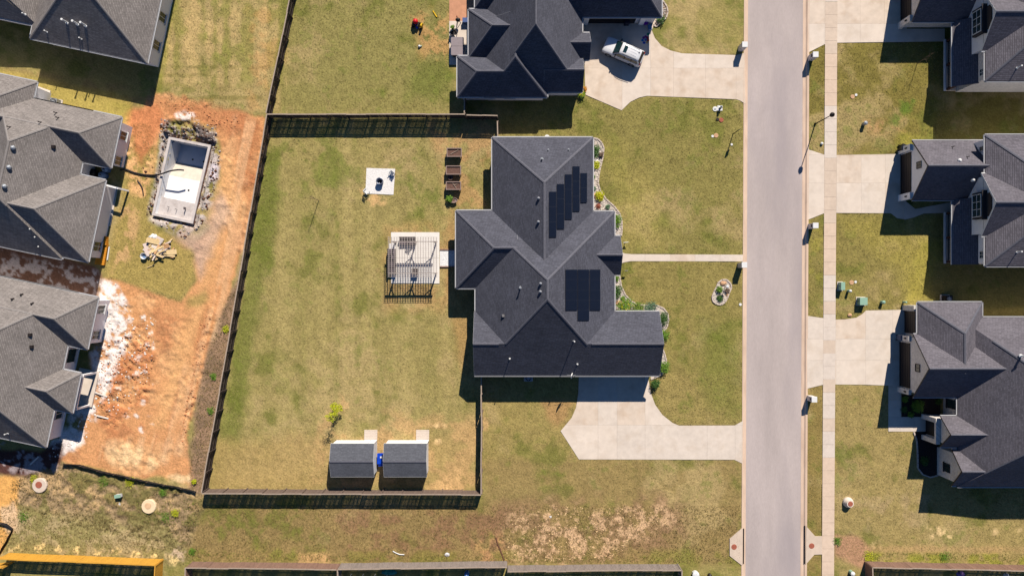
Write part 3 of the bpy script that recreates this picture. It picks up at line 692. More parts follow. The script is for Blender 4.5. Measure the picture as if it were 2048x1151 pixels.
def rot(H_, ne, L, Wd, axis, hr, i0, i1, eave=3.35, ang=12.0, **k):
    """block of the tilted western row: ne = its north-east corner (ground px), L px down its east eave, Wd px to the west"""
    q_ = .9944; hr += .45; ne = (1024 + (ne[0] - 1024) * q_, 575.5 + (ne[1] - 575.5) * q_); L *= q_; Wd *= q_
    a = -math.radians(ang); dE = Vector((math.cos(a), math.sin(a))); dN = Vector((-math.sin(a), math.cos(a)))
    p = Vector(g(*ne)); c = p - dE * (Wd * S / 2) - dN * (L * S / 2)
    if axis == 'x': return Roof(H_, c, Wd * S / 2, L * S / 2, a, eave, hr, i0 * S, i1 * S, **k)
    return Roof(H_, c, L * S / 2, Wd * S / 2, a + math.pi / 2, eave, hr, i0 * S, i1 * S, **k)
def dome_vent(H_, pos, r=.2, m=None, h=.42):
    MB().lathe((pos.x, pos.y, pos.z - .15), [(r * .7, 0), (r * .7, h * .7), (r, h * .72), (r, h * .95), (r * .6, h + .1), (.03, h + .16)], 12).build("roof_vent", m or M_steel, H_)
def pipe_vent(H_, pos, h=.6, r=.045, m=None):
    MB().lathe((pos.x, pos.y, pos.z - .1), [(r * 2.4, 0), (r * 2.2, .12), (r, .14), (r, h), (r * 1.5, h + .005), (r * 1.5, h + .07)], 8).build("vent_pipe", m or M_white, H_)
def box_vent(H_, pos, m=None, s=.32):
    MB().box((pos.x, pos.y, pos.z + .1), (s, s, .26), taper=.85).build("roof_vent", m or M_dark, H_)
def ac_unit(label, xy, rz=0, m=None):
    t = thing("air_conditioner", label, "air conditioner", (*xy, 0), rz=rz)
    b = MB(); b.prism([(xy[0] + a, xy[1] + c) for a, c in ((-.55, -.5), (.55, -.5), (.55, .5), (-.55, .5))], -.02, .09); b.build("pad", M_conc[2], t)
    b = MB(); b.box((*xy, .5), (.82, .82, .8)); b.build("casing", m or M_steel, t)
    MB().lathe((*xy, .9), [(.36, 0), (.36, .02), (.33, .03)], 16).build("fan_grille", M_blackm, t)
    f = MB()
    for k in range(4): f.box((xy[0], xy[1], .945), (.6, .09, .015), rz=k * math.pi / 4)
    f.lathe((*xy, .94), [(.09, 0), (.08, .04)], 10); f.build("fan_blade", M_steel, t)
    return t
def hroot(label, px, py): return thing("house", label, "house", (*g(px, py), 0))
A4 = dict(mats=(R_char, M_ridgeA, M_trim, M_wallA))
M_ventg = mat('vent_cap_grey', (150, 152, 160), rough=.5)
# ---- the house with the solar panels
HA = hroot("large charcoal roofed house carrying two groups of solar panels", 1090, 560)
rN = ax(HA, 985.9, 285.1, 1180.3, 600, 'y', 7.14, 0, 97.2, **A4)
rB = ax(HA, 953.5, 428, 1221.8, 743.6, 'y', 8.7, 147.6, 133, hf=(.58, .57, 1, .45), **A4)
rW = ax(HA, 915.9, 426.2, 1034, 576, 'x', 6.05, 75, 0, **A4)
rG = ax(HA, 951, 620.8, 1308.5, 744.4, 'x', 5.385, 0, 0, rv=2.4, over=.4, cap=False, **A4)
for xa_, xb_ in ((951, 1000), (1173, 1308.5)):
    p_, q_ = Vector((g(xa_, 0)[0], rG.W(0, rG.rv, 0)[1], 5.385)), Vector((g(xb_, 0)[0], rG.W(0, rG.rv, 0)[1], 5.385)); s_ = Vector((0, .13, 0)); u_ = Vector((0, 0, .035)); d_ = Vector((0, 0, -.03))
    MB().add([p_ + u_, q_ + u_, p_ + s_ + d_, q_ + s_ + d_, p_ - s_ + d_, q_ - s_ + d_], [(0, 1, 3, 2), (1, 0, 4, 5)]).build("ridge_cap", M_ridgeA, HA)
rP = ax(HA, 1140, 475.3, 1233.5, 550.4, 'x', 4.54, 0, 0, **A4)
for x, y in ((1077, 397), (1076.5, 444)): dome_vent(HA, rN.on(x, y, '+v')[0], .17, M_ventg)
for x, y in ((1081, 567), (1080.5, 583)): dome_vent(HA, rB.on(x, y, '+v')[0], .17, M_ventg)
for x, y in ((1041, 575),): pipe_vent(HA, rB.on(x, y, '+v')[0], .75, .08, M_steel)
box_vent(HA, rB.on(1006.5, 631, '+v')[0], mat("vent_grey", (120, 118, 120)))
for x, y, h in ((1147.5, 681, 1.1), (1019.5, 716, .7), (1154.5, 727, .6)): pipe_vent(HA, rG.on(x, y, '-v')[0], h, .05)
pipe_vent(HA, rN.on(1084, 318, '+u')[0], .55, .08, M_steel)
for x, y in ((1096.5, 299.5), (1137, 299)): pipe_vent(HA, rN.on(x, y, '+u')[0], .35, .05, M_steel)
M_solar = mat("solar_cell", (16, 20, 36), rough=.3, var=.12, scale=2, spec=.5)
M_solf = mat("solar_frame", (44, 48, 62), rough=.4, var=.1)
def solar(Rf, face, px0, py0, px1, py1, root):
    """one panel between two opposite corners (pixels) lying just above the slope"""
    q = [Rf.on(x, y, face) for x, y in ((px0, py0), (px1, py0), (px1, py1), (px0, py1))]; n = q[0][1]
    c = sum((a[0] for a in q), Vector()) / 4
    def slab_(sc, z0, z1):
        vs = [c + (a[0] - c) * sc + n * z0 for a in q] + [c + (a[0] - c) * sc + n * z1 for a in q]
        return vs, [(0, 1, 2, 3), (7, 6, 5, 4), (0, 4, 5, 1), (1, 5, 6, 2), (2, 6, 7, 3), (3, 7, 4, 0)]
    o = MB().add(*slab_(.995, .08, .115)).build("solar_panel", M_solf, root)
    MB2 = MB().add(*slab_(.965, .1, .120)); MB2.f = [tuple(f) for f in MB2.f]
    me = MB2; me.v = [(p[0] - origin(root)[0], p[1] - origin(root)[1], p[2] - origin(root)[2]) for p in me.v]
    o.data.materials.append(M_solar); n0 = len(o.data.vertices)
    import bmesh
    bm = bmesh.new(); bm.from_mesh(o.data)
    vv = [bm.verts.new(p) for p in me.v]
    for f in me.f:
        fc = bm.faces.new([vv[i] for i in f]); fc.material_index = 1
    bm.normal_update(); bmesh.ops.recalc_face_normals(bm, faces=bm.faces); bm.to_mesh(o.data); bm.free()
sa = thing("solar_array", None, None, HA.location); sa.parent = HA; sa.location = (0, 0, 0); sa["label"] = "stepped row of tall dark solar panels"
Z3 = lambda x, y: (880 + x / 4.2625, 250 + y / 4.2625)
for x0, x1, y0, y1, n in ((924, 988, 568, 955, 3), (990, 1055, 503, 885, 3), (1058, 1121, 421, 803, 3), (1124, 1187, 352, 735, 3), (1191, 1250, 410, 661, 2)):
    for k in range(n):
        a = Z3(x0 + 1.6, y0 + (y1 - y0) * k / n); b = Z3(x1 - 1.6, y0 + (y1 - y0) * (k + 1) / n); solar(rN, '-v', *a, *b, sa)
sb_ = thing("solar_array", None, None, HA.location); sb_.parent = HA; sb_.location = (0, 0, 0); sb_["label"] = "block of wide dark solar panels by the ridge"
Z4 = lambda x, y: (880 + x / 3.596, 480 + y / 3.596)
for x0, x1, n in ((897, 984, 4), (985, 1070, 5), (1072, 1150, 4)):
    for k in range(n): solar(rB, '-v', *Z4(x0 + 1.4, 211 + 73 * k), *Z4(x1 - 1.4, 211 + 73 * (k + 1)), sb_)
# garage door, satellite dish
gd = MB(); y_ = rG.W(0, rG.v0, 0)[1]; xc = g(1232, 0)[0]
gd.box((xc, y_ - .03, 1.15), (5.2, .08, 2.3)); gdo = gd.build("garage_door", M_white, HA)
for k in range(3): MB().box((xc, y_ - .08, .6 + .57 * k), (5.1, .02, .04)).build("door_groove", M_trim, gdo)
t = thing("satellite_dish", "white oval satellite dish on the garage eave", "satellite dish", (*P(1146, 748, 3.3), 3.0))
p0 = Vector((*P(1150, 749, 3.0), 2.92)); MB().tube([p0, p0 + Vector((0, 0, .35)), p0 + Vector((-.3, 0, .6))], .025).build("mast", M_steel, t)
d = MB(); Mx = Matrix.Rotation(math.radians(72), 3, 'Y') @ Matrix.Rotation(math.radians(10), 3, 'X'); dm = []
prof = [(0.02, .0), (.2, .015), (.34, .05), (.44, .1)]; d0 = MB().lathe((0, 0, 0), prof, 18, 1, .78)
d.add([Mx @ Vector(p) + p0 + Vector((-.5, 0, .62)) for p in d0.v], d0.f); d.build("dish", M_white, t, True)
MB().tube([p0 + Vector((-.4, 0, .3)), p0 + Vector((-1.0, .05, .5))], .02).build("feed_arm", M_steel, t)
ac_unit("grey air conditioner behind the solar panel house, in the garage shade", P(1057, 755, .8))
# ---- the house north of it, with the white car
HB = hroot("steep charcoal roofed house beside the parked white car", 1065, 60)
B4 = dict(mats=(R_char, M_ridgeA, M_trim, M_wallF))
ax(HB, 974.5, -150, 1159.5, 197, 'y', 8.1, 97.5, 60, hf=(.65, .4, 1, 1), **B4)
ax(HB, 969, 60, 1092, 207.7, 'y', 5.98, 61, 0, hf=(1, .36, 1, 1), **B4)
rB1 = ax(HB, 940.4, 37.5, 1085, 132.4, 'x', 5.49, 47.5, 0, **B4)
rB2 = ax(HB, 918.6, 128, 1022, 207.2, 'x', 4.9, 39.6, 0, **B4)
ax(HB, 952.6, -60, 1012, 36.2, 'x', 5.6, 48, 0, **B4)
ax(HB, 1085, 129.5, 1160.5, 197.8, 'x', 4.70, 0, 0, **B4)
rBp = ax(HB, 1090, 83.4, 1174, 135.7, 'x', 4.3, 0, 0, **B4)
rBg = ax(HB, 1100, -140, 1313, 53.2, 'x', 8.2, 0, 97, **B4)
yb_ = rBg.W(0, rBg.v0, 0)[1]; gdb = MB().box((g(1222, 0)[0], yb_ - .02, 1.15), (5.6, .08, 2.3)).build("garage_door", M_dark, HB)
for k in range(4): MB().box((g(1222, 0)[0], yb_ - .07, .3 + .52 * k), (5.5, .02, .05)).build("door_groove", M_blackm, gdb)
for x_ in (1170, 1281): MB().box((g(x_, 0)[0], yb_ - .14, 1.25), (.6, .28, 2.5)).build("pilaster", M_wallF, HB)
for o_ in (.6, 3.0): rB2.win('-v', o_, 1.6, 1.1, 1.2, 1, 2)
# ---- western row, tilted
F4 = dict(mats=(R_weath, M_ridgeF, M_trim, M_wallF), over=.5)
HG = hroot("weathered brown roofed house next to the empty pool", 150, 380)
gN = rot(HG, (270.6, 246.2), 100.2, 330, 'x', 5.2, 50, 50, **F4)
gS = rot(HG, (239.5, 367.5), 161.5, 330, 'x', 6.57, 80, 80.7, **F4)
gM = rot(HG, (215.7, 234.5), 292, 188, 'y', 7.2, 94, 94, hf=(.15, .15, .44, 1), **F4)
gT = rot(HG, (107.3, 178.1), 130, 260, 'x', 5.6, 60, 62, **F4)
for o_, z in ((1.1, 1.5), (-1.9, 1.5)): gN.win('+u', o_, z, 1.0, 1.3, 1, 2)
gS.win('+u', -3.0, 1.5, 1.1, 1.4, 1, 2); 
for x, y in ((28, 296), (20, 335), (11, 373)): dome_vent(HG, gM.on(x, y, '-v')[0], .26, M_steel)
box_vent(HG, gM.on(107.5, 294, '-v')[0], None, .4)
for x, y in ((20, 254.5), (113, 226), (117, 236), (82, 245)): pipe_vent(HG, gM.on(x, y, '+u')[0], .5, .05, M_dark)
for x, y in ((63, 458), (73, 474), (80, 493)): pipe_vent(HG, gS.on(x, y, '-v')[0], .35, .05)
HH = hroot("weathered grey roofed house with white walls above the white chalky dirt", 80, 720)
hN = rot(HH, (225.6, 593.9), 102.2, 330, 'x', 5.2, 50, 51, **F4)
hM = rot(HH, (187.6, 585.6), 303.6, 210, 'y', 7.4, 101, 101, hf=(1, 1, .52, 1), **F4)
hP = rot(HH, (191.7, 740), 78.7, 150, 'x', 4.75, 0, 39.3, wall=False, **F4)
for o_, z in ((1.5, 1.5), (-1.6, 1.5)): hN.win('+u', o_, z, 1.0, 1.3, 1, 2)
hM.win('-v', 1.45, 1.45, 1.7, 1.6, 1, 1); hM.win('-v', -5.6, 1.45, 1.3, 1.2, 1, 2)
for x, y in ((26, 598), (44, 589), (65, 607)): pipe_vent(HH, hM.on(x, y, '+u')[0], .3, .07, M_dark)
for x, y in ((61, 669), (64, 693)): box_vent(HH, hM.on(x, y, '-v')[0], None, .36)
pipe_vent(HH, hM.on(16, 866, '-u')[0], .6, .05)
# its back porch: slab, posts, beam
pc = MB(); Wp = hP.W
pc.prism([Wp(u, v, 0)[:2] for u, v in ((hP.a - 2.2, -hP.b + .2), (hP.a + .25, -hP.b + .2), (hP.a + .25, hP.b - .2), (hP.a - 2.2, hP.b - .2))], -.2, .18); pc.build("porch_slab", M_conc[1], HH)
for v in (-hP.b + .35, hP.b - .35):
    b = MB(); b.box(Wp(hP.a - .1, v, 1.4), (.22, .22, 2.5), rz=hP.ang); b.build("porch_post", M_siding, HH)
    b = MB(); b.bar(Wp(hP.a - .1, v, 2.64), Wp(hP.a - 2.3, v, 2.64), .2, .22); b.build("porch_beam", M_siding, HH)
b = MB(); b.bar(Wp(hP.a - .1, -hP.b + .5, 2.64), Wp(hP.a - .1, hP.b - .5, 2.64), .2, .22); b.build("porch_beam", M_siding, HH)
HF = hroot("weathered roofed house at the north end of the western row", 240, 60)
dn = Vector((.2079, -.978)); L_ = 330
F4f = dict(F4)
fM = rot(HF, (320 + .2079 * L_, 142.2 - .978 * L_), L_, 232, 'y', 7.8, 116, 116, **F4f)
fL = rot(HF, (150, 86 - 200 - 12), 200, 300, 'y', 8.6, 110, 110, hf=(.6, 1, 1, 1), **F4f)
for o_ in (4.05, 7.0): pass
for v_ in (2.2, 5.6): fM.win('-v', -fM.a + .5 + v_, 1.5, 1.1, 1.4, 1, 2)
for x, y in ((134, 45), (155, 48), (171, 51)): pipe_vent(HF, fM.on(x, y, '-u')[0], 1.0, .09)
for x, y in ((94, 64), (163, 78), (50, 29)): pipe_vent(HF, fM.on(x, y, '-u')[0], .5, .05)
b = MB(); a_ = [g(*p) for p in ((300, -40), (350, -40), (328, 57), (290, 50))]; b.prism(a_, -.1, .12); b.build("porch_slab", mat("porch_shade_grey", (120, 118, 122), var=.1), HF)  # slab grey darkened to hold the roof's shadow over the porch floor
b = MB(); b.bar((*g(351, -40), .16), (*g(329, 57), .16), .22, .2); b.build("porch_kerb", M_siding, HF)
ac_unit("pale air conditioner on the grass behind the brown roofed house", g(116, 207), -.2)
b = MB(); b.prism([g(*p) for p in ((74, 172), (102, 182), (98, 203), (70, 196))], -.1, .12); tag(b.build("concrete_pad", M_conc[2]), "grey concrete pad at the corner of the brown roofed house", None, kind="structure")
# ---- eastern row: two alike front-gabled houses, then the long one
DM = dict(mats=(R_slate, M_ridgeA, M_bronze, M_siding))
def front_house(label, oy, wallm, brick):
    H_ = hroot(label, 1920, 410 + oy)
    mats = (R_slate, M_ridgeA, M_bronze, wallm)
    rg = ax(H_, 1796.7, 291.3 + oy, 1940, 406 + oy, 'x', 6.0, 0, 0, mats=mats, gmat=M_trim)
    rm = ax(H_, 1904, 290.7 + oy, 2230, 535 + oy, 'x', 9.4, 122, 122, eave=5.8, mats=mats, gmat=M_trim)
    rd_ = ax(H_, 1897, 363 + oy, 1990, 479.2 + oy, 'x', 8.2, 0, 0, eave=5.85, mats=(R_slate, M_ridgeA, M_white, M_siding), over=.3)
    # garage door with its jambs, gable window, lamps
    x = g(1803.4, 0)[0]; n = Vector((-1, 0, 0)); t_ = Vector((0, -1, 0))
    xw = rg.W(rg.u0, 0, 0)[0]
    d = MB(); yc = g(0, 349.5 + oy)[1]; d.box((xw - .03, yc, 1.1), (.1, 4.7, 2.2)); do = d.build("garage_door", M_dark, H_)
    for k in range(4): MB().box((xw - .085, yc, .3 + .5 * k), (.02, 4.6, .05)).build("door_groove", M_blackm, do)
    for yy in (302.5, 396.5): MB().box((xw - .18, g(0, yy + oy)[1], 1.25), (.36, .75, 2.5)).build("pilaster", wallm, H_); MB().box((xw - .42, g(0, yy + oy)[1], 1.75), (.12, .14, .32)).build("wall_lamp", M_blackm, H_)
    window(H_, Vector((xw, g(0, 341 + oy)[1], 3.75)), n, t_, .75, .85, 2, 2, M_bronze, M_glass, False)
    # porch: shed roof, posts, rail, floor
    x0, x1 = g(1875, 0)[0], g(1912, 0)[0]; y0, y1 = g(0, 530.5 + oy)[1], g(0, 404 + oy)[1]
    pr = MB(); th = .16
    vs = [(x0, y0, 2.75), (x1, y0, 4.1), (x1, y1, 4.1), (x0, y1, 2.75)]
    pr.add(vs + [(a, b_, c - th) for a, b_, c in vs], [(0, 1, 2, 3), (7, 6, 5, 4), (0, 4, 5, 1), (1, 5, 6, 2), (2, 6, 7, 3), (3, 7, 4, 0)]); pr.build("porch_roof", R_slate, H_)
    MB().box((x0 - .05, (y0 + y1) / 2, 2.68), (.1, abs(y1 - y0), .16)).build("gutter", M_trim, H_)
    xs_ = g(1886.5, 0)[0]; ya, yb = g(0, 526 + oy)[1], g(0, 425 + oy)[1]
    MB().box(((xs_ + x1) / 2, (ya + yb) / 2, .05), (x1 - xs_, yb - ya, .34)).build("porch_floor", M_conc[2], H_)
    MB().box((xs_ + .06, (ya + yb) / 2, .24), (.2, yb - ya + .1, .12)).build("porch_edge", M_siding, H_)
    for k in range(3):
        yy = ya + .15 + (yb - ya - .3) * k / 2
        MB().box((xs_ + .35, yy, 1.45), (.26, .26, 2.5)).build("porch_post", mat("stained_post", (86, 60, 50)), H_)
    for k in range(2):
        r_ = MB(); a0 = ya + .3 + (yb - ya - .3) * k / 2; a1 = a0 + (yb - ya - .6) / 2
        r_.box((xs_ + .35, (a0 + a1) / 2, 1.1), (.07, a1 - a0, .07)); r_.box((xs_ + .35, (a0 + a1) / 2, .4), (.06, a1 - a0, .06))
        for j in range(14): r_.box((xs_ + .35, a0 + (a1 - a0) * (j + .5) / 14, .75), (.03, .03, .66))
        r_.build("porch_railing", M_blackm, H_)
    # upper front: bump-out window with dark boards and hood
    xm = rd_.W(rd_.u0, 0, 0)[0]; yc = g(0, 422 + oy)[1]
    MB().box((xm - .22, yc, 5.33), (.44, 3.0, 1.75)).build("window_bay", M_bronze, H_)
    window(H_, Vector((xm - .45, yc, 5.3)), n, t_, 2.5, 1.4, 2, 3, M_white, M_glass, False)
    MB().box((xm - .28, yc, 6.3), (.6, 3.3, .12)).build("hood", M_bronze, H_)
    MB().box((xm - .06, yc, 6.75), (.1, 2.6, .8)).build("gable_boards", M_bronze, H_)
    xmm = rm.W(-rm.a + .42, 0, 0)[0]
    window(H_, Vector((xmm, g(0, 513 + oy)[1], 4.75)), n, t_, .8, .8, 2, 2, M_white, M_glass, False)
    window(H_, Vector((xmm, g(0, 313 + oy)[1], 4.7)), n, t_, .5, .8, 1, 1, M_white, M_glass, False)
    for px, py in ((1918.5, 321), (1945, 360)):
        q_, nn = rg.on(px, py + oy * 1.055, '+v' if py < 330 else '-v'); MB().lathe((q_.x, q_.y, q_.z - .1), [(.2, 0), (.22, .25), (.1, .38)], 10).build("roof_vent", M_white, H_)
    for px, py in ((1904, 294), (1934, 314)):
        q_, nn = rg.on(px, py + oy * 1.055, '+v'); pipe_vent(H_, q_, .45, .04, M_dark)
    pipe_vent(H_, rm.on(2034, 503.5 + oy * 1.07, '-v')[0], .8, .06)
    return H_
front_house("white brick house with a dark porch roof north of the single gable house", -344, M_wbrick, True)
front_house("white sided house with a single front garage gable and a black bay window", 0, M_siding, False)
HE = hroot("long slate roofed house with two garage doors and three small front gables", 1930, 790)
E4 = dict(mats=(R_slate, M_ridgeA, M_bronze, M_wbrick), gmat=M_trim)
ex = lambda H_, x0, y0, x1, y1, axis, hr, *a, **k: ax(H_, 1024 + (x0 - 1024) * .9944, 575.5 + (y0 - 575.5) * .9944, 1024 + (x1 - 1024) * .9944, 575.5 + (y1 - 575.5) * .9944, axis, hr + .45, *a, eave=3.35, **k)
e1 = ex(HE, 1807, 603, 1931.7, 735, 'y', 5.6, 0, 57, rv=0, **E4)
e2 = ex(HE, 1798.9, 664.8, 1945, 786, 'x', 6.0, 0, 0, **E4)
eM = ex(HE, 1884, 632, 2300, 959, 'x', 11.6, 160, 160, hf=(.8, .74, 1, 1), **E4)
e3 = ex(HE, 1851, 829.5 - 7, 1965, 882, 'x', 4.85, 0, 0, **E4)
e4 = ex(HE, 1873.5, 887.5, 1975, 957, 'x', 4.7, 0, 0, **E4)
n = Vector((-1, 0, 0)); t_ = Vector((0, -1, 0))
xw = e2.W(e2.u0, 0, 0)[0]
def gdoor(xw, yc, w):
    do = MB().box((xw - .03, yc, 1.1), (.1, w, 2.2)).build("garage_door", M_dark, HE)
    for k in range(4): MB().box((xw - .085, yc, .3 + .5 * k), (.02, w - .1, .05)).build("door_groove", M_blackm, do)
gdoor(xw, g(0, 727)[1], 5.3)
for yy in (674, 778): MB().box((xw - .16, g(0, yy)[1], 1.2), (.32, .6, 2.4)).build("pilaster", M_wbrick, HE); MB().box((xw - .4, g(0, yy)[1], 1.75), (.12, .14, .32)).build("wall_lamp", M_blackm, HE)
window(HE, Vector((xw, g(0, 728)[1], 3.7)), n, t_, .85, .85, 1, 2, M_bronze, M_glass, False)
xw1 = e1.W(0, e1.v1, 0)[0]
gdoor(xw1, g(0, 643)[1], 2.6); MB().box((xw1 - .16, g(0, 615)[1], 1.2), (.32, .6, 2.4)).build("pilaster", M_wbrick, HE)
xw3 = e3.W(e3.u0, 0, 0)[0]; yc3 = g(0, 852)[1]
do = MB().box((xw3 - .02, yc3, 1.25), (.08, 1.7, 2.3)).build("entry_recess", M_blackm, HE); MB().lathe((xw3 - .02, yc3, 2.4), [(.85, -.04), (.85, .0), (.5, .28), (.1, .36)], 16, .05, 1).build("entry_arch", M_wbrick, HE)
for dy in (-1.25, 1.25): MB().box((xw3 - .3, yc3 + dy, 1.3), (.5, .55, 2.6)).build("entry_pier", M_wbrick, HE)
MB().box((xw3 - .3, yc3, 2.75), (.5, 3.05, .3)).build("entry_lintel", M_wbrick, HE)
window(HE, Vector((e4.W(e4.u0, 0, 0)[0], g(0, 926)[1], 2.0)), n, t_, .95, 1.0, 2, 2, M_bronze, M_glass)
window(HE, Vector((eM.W(-eM.a + .42, 0, 0)[0], g(0, 803)[1], 1.6)), n, t_, 1.0, 1.5, 1, 1, M_bronze, M_glass)
pipe_vent(HE, eM.on(2042, 711, '-u')[0], .9, .09)
ac_unit("dark air conditioner in the shade behind the two garage gables", g(1889, 597), 0, M_dark)
# ------------------------------------------------------------------ fences
_pm = {}
def panel_meshes(L, h, key, m):
    k = (round(L, 2), h, key)
    if k not in _pm:
        vs = []
        for s in range(3):
            rr = random.Random(s * 31 + int(L * 100)); n = max(3, round(L / .15)); w = L / n; mb = MB()
            for i in range(n):
                gp_ = .009 if rr.random() < .72 else .024
                z = h + rr.uniform(-.02, .015)
                mb.box((w * (i + .5), rr.uniform(-.004, .004), z / 2 + .015), (w - gp_, .018, z - .03))
            vs.append(mb.mesh("panel", m))
        r = MB(); r.box((L / 2, 0, 0), (L, .045, .09)); rm_ = r.mesh("rail", m)
        c = MB(); c.box((L / 2, 0, 0), (L + .01, .13, .035)); cm = c.mesh("cap_rail", M_fcap if m is not M_fyel else m)
        _pm[k] = (vs, rm_, cm)
    return _pm[k]
def fence(label, pts, h=1.85, m=None, rail=1, name="wood_fence", key="w", group=None, cap=True, wob=.03, post=.1, posts=True):
    m = m or M_fwood
    W = [Vector((*P(px, py, h), 0)) for px, py in pts]
    t = thing(name, label, "fence", W[0], group)
    pm = MB(); pm.box((0, 0, h / 2 - .04), (post, post, h + .06)); pmesh = pm.mesh("post", m)
    for a, b in zip(W[:-1], W[1:]):
        d = b - a; n = max(1, round(d.length / 2.42)); L = d.length / n; u = d.normalized(); nrm = Vector((-u.y, u.x, 0))
        an = math.atan2(u.y, u.x); pms, rl, cp = panel_meshes(L, h, key, m)
        for i in range(n):
            o = a + u * L * i - W[0] + nrm * random.uniform(-wob, wob) * (0 if i == 0 else 1)
            inst("panel", random.choice(pms), t, o, an + random.uniform(-.006, .006))
            for z in (.3, .95, h - .22): inst("rail", rl, t, o + nrm * rail * .034 + Vector((0, 0, z)), an)
            if cap: inst("cap_rail", cp, t, o + Vector((0, 0, h + .03)), an)
            if posts: inst("post", pmesh, t, o + nrm * rail * .105, an)
        if posts: inst("post", pmesh, t, b - W[0] + nrm * rail * .105, an)
    return t
fence("long weathered wood fence between the dirt lane and the back lawn", [(533.5, 229), (481, 540), (446, 742), (403, 984)], m=M_fshade, key="d", rail=1)
fence("weathered wood fence along the north edge of the back lawn", [(534, 228.5), (930, 228.5)], m=M_fshade, key="d", rail=-1)
fence("short stepped wood fence panel run north of the solar panel house", [(933, 230), (995, 231.8)], m=M_fshade, key="d", rail=-1)
fence("weathered wood fence along the south edge behind the two sheds", [(404, 986), (962, 988.5)], rail=1)
fence("weathered wood fence running from the garage corner past the sheds", [(962.5, 752), (963, 860), (962, 987)], rail=1)
fence("weathered fence with bare rails facing the north lawn", [(532, 226), (556, 113), (583, -20)], m=M_fshade, key="d", rail=-1)
fence("short wood fence joining the north house to the lawn fence", [(928.8, 196), (928.6, 226)], rail=1)
fence("short wood fence beside the north wall of the solar panel house", [(994.8, 242), (995.4, 273)], rail=1)
fence("bright yellow new pine fence in the weedy corner", [(-5, 1116.5), (310.5, 1129.5), (307, 1190)], m=M_fyel, rail=-1, key="y", h=1.9)
fence("yellow pine fence stub at the picture edge", [(-40, 1140), (4, 1134)], m=M_fyel, rail=-1, key="y", h=1.9)
fence("brown stained wood fence south of the open lot", [(369, 1210), (370.6, 1134.5), (672.5, 1137.8)], m=M_fbrown, rail=-1, key="b")
fence("grey board fence in the middle of the south fence row", [(675, 1190), (675, 1137.6), (1013.4, 1133)], m=M_fgrey, rail=-1, key="g")
fence("grey board fence at the east end of the south fence row", [(1015.6, 1142), (1364, 1139), (1363, 1200)], m=M_fgrey, rail=-1, key="g")
fence("dark brown fence corner on the far side of the street", [(1747, 1190), (1745, 1133.8), (2180, 1143)], m=M_fbrown, rail=-1, key="b")
def silt_fence(label, pts, h=.55):
    W = [Vector((*g(px, py), 0)) for px, py in pts]; t = thing("silt_fence", label, "silt fence", W[0])
    mb = MB(); dens = []
    for a, b in zip(W[:-1], W[1:]):
        n = max(2, int((b - a).length / .4))
        dens += [a + (b - a) * i / n for i in range(n)]
    dens.append(W[-1]); n = len(dens)
    vs = []
    for i, p in enumerate(dens):
        z = h * random.uniform(.75, 1.05); o = Vector((random.uniform(-.08, .08), random.uniform(-.08, .08), 0))
        vs += [(p.x, p.y - .12, .03), (p.x, p.y, 0.02), (p.x + o.x, p.y + o.y, z), (p.x + o.x, p.y + o.y + .012, z), (p.x, p.y + .012, .02)]
    fs = []
    for i in range(n - 1):
        for k in range(4): fs.append((i * 5 + k, (i + 1) * 5 + k, (i + 1) * 5 + k + 1, i * 5 + k + 1))
    mb.add(vs, fs); mb.build("fabric", mat("black_silt_fabric", (34, 33, 38), rough=.6, var=.3, scale=4), t)
    sm_ = MB().box((0, 0, .35), (.04, .04, .75)).mesh("stake", M_bark)
    for i in range(0, n, 5): inst("stake", sm_, t, dens[i] - W[0] + Vector((0, .05, 0)))
silt_fence("black silt fence sagging along the foot of the orange dirt", [(128, 926.5), (160, 928), (200, 940), (259, 953), (318, 966), (360, 973), (393, 982)])
silt_fence("black silt fence strip with pale stakes in the corner of the weedy lot", [(-30, 1042), (0, 1043), (14, 1046), (27, 1056), (20, 1072), (12, 1087), (0, 1103), (-8, 1118)], .5)
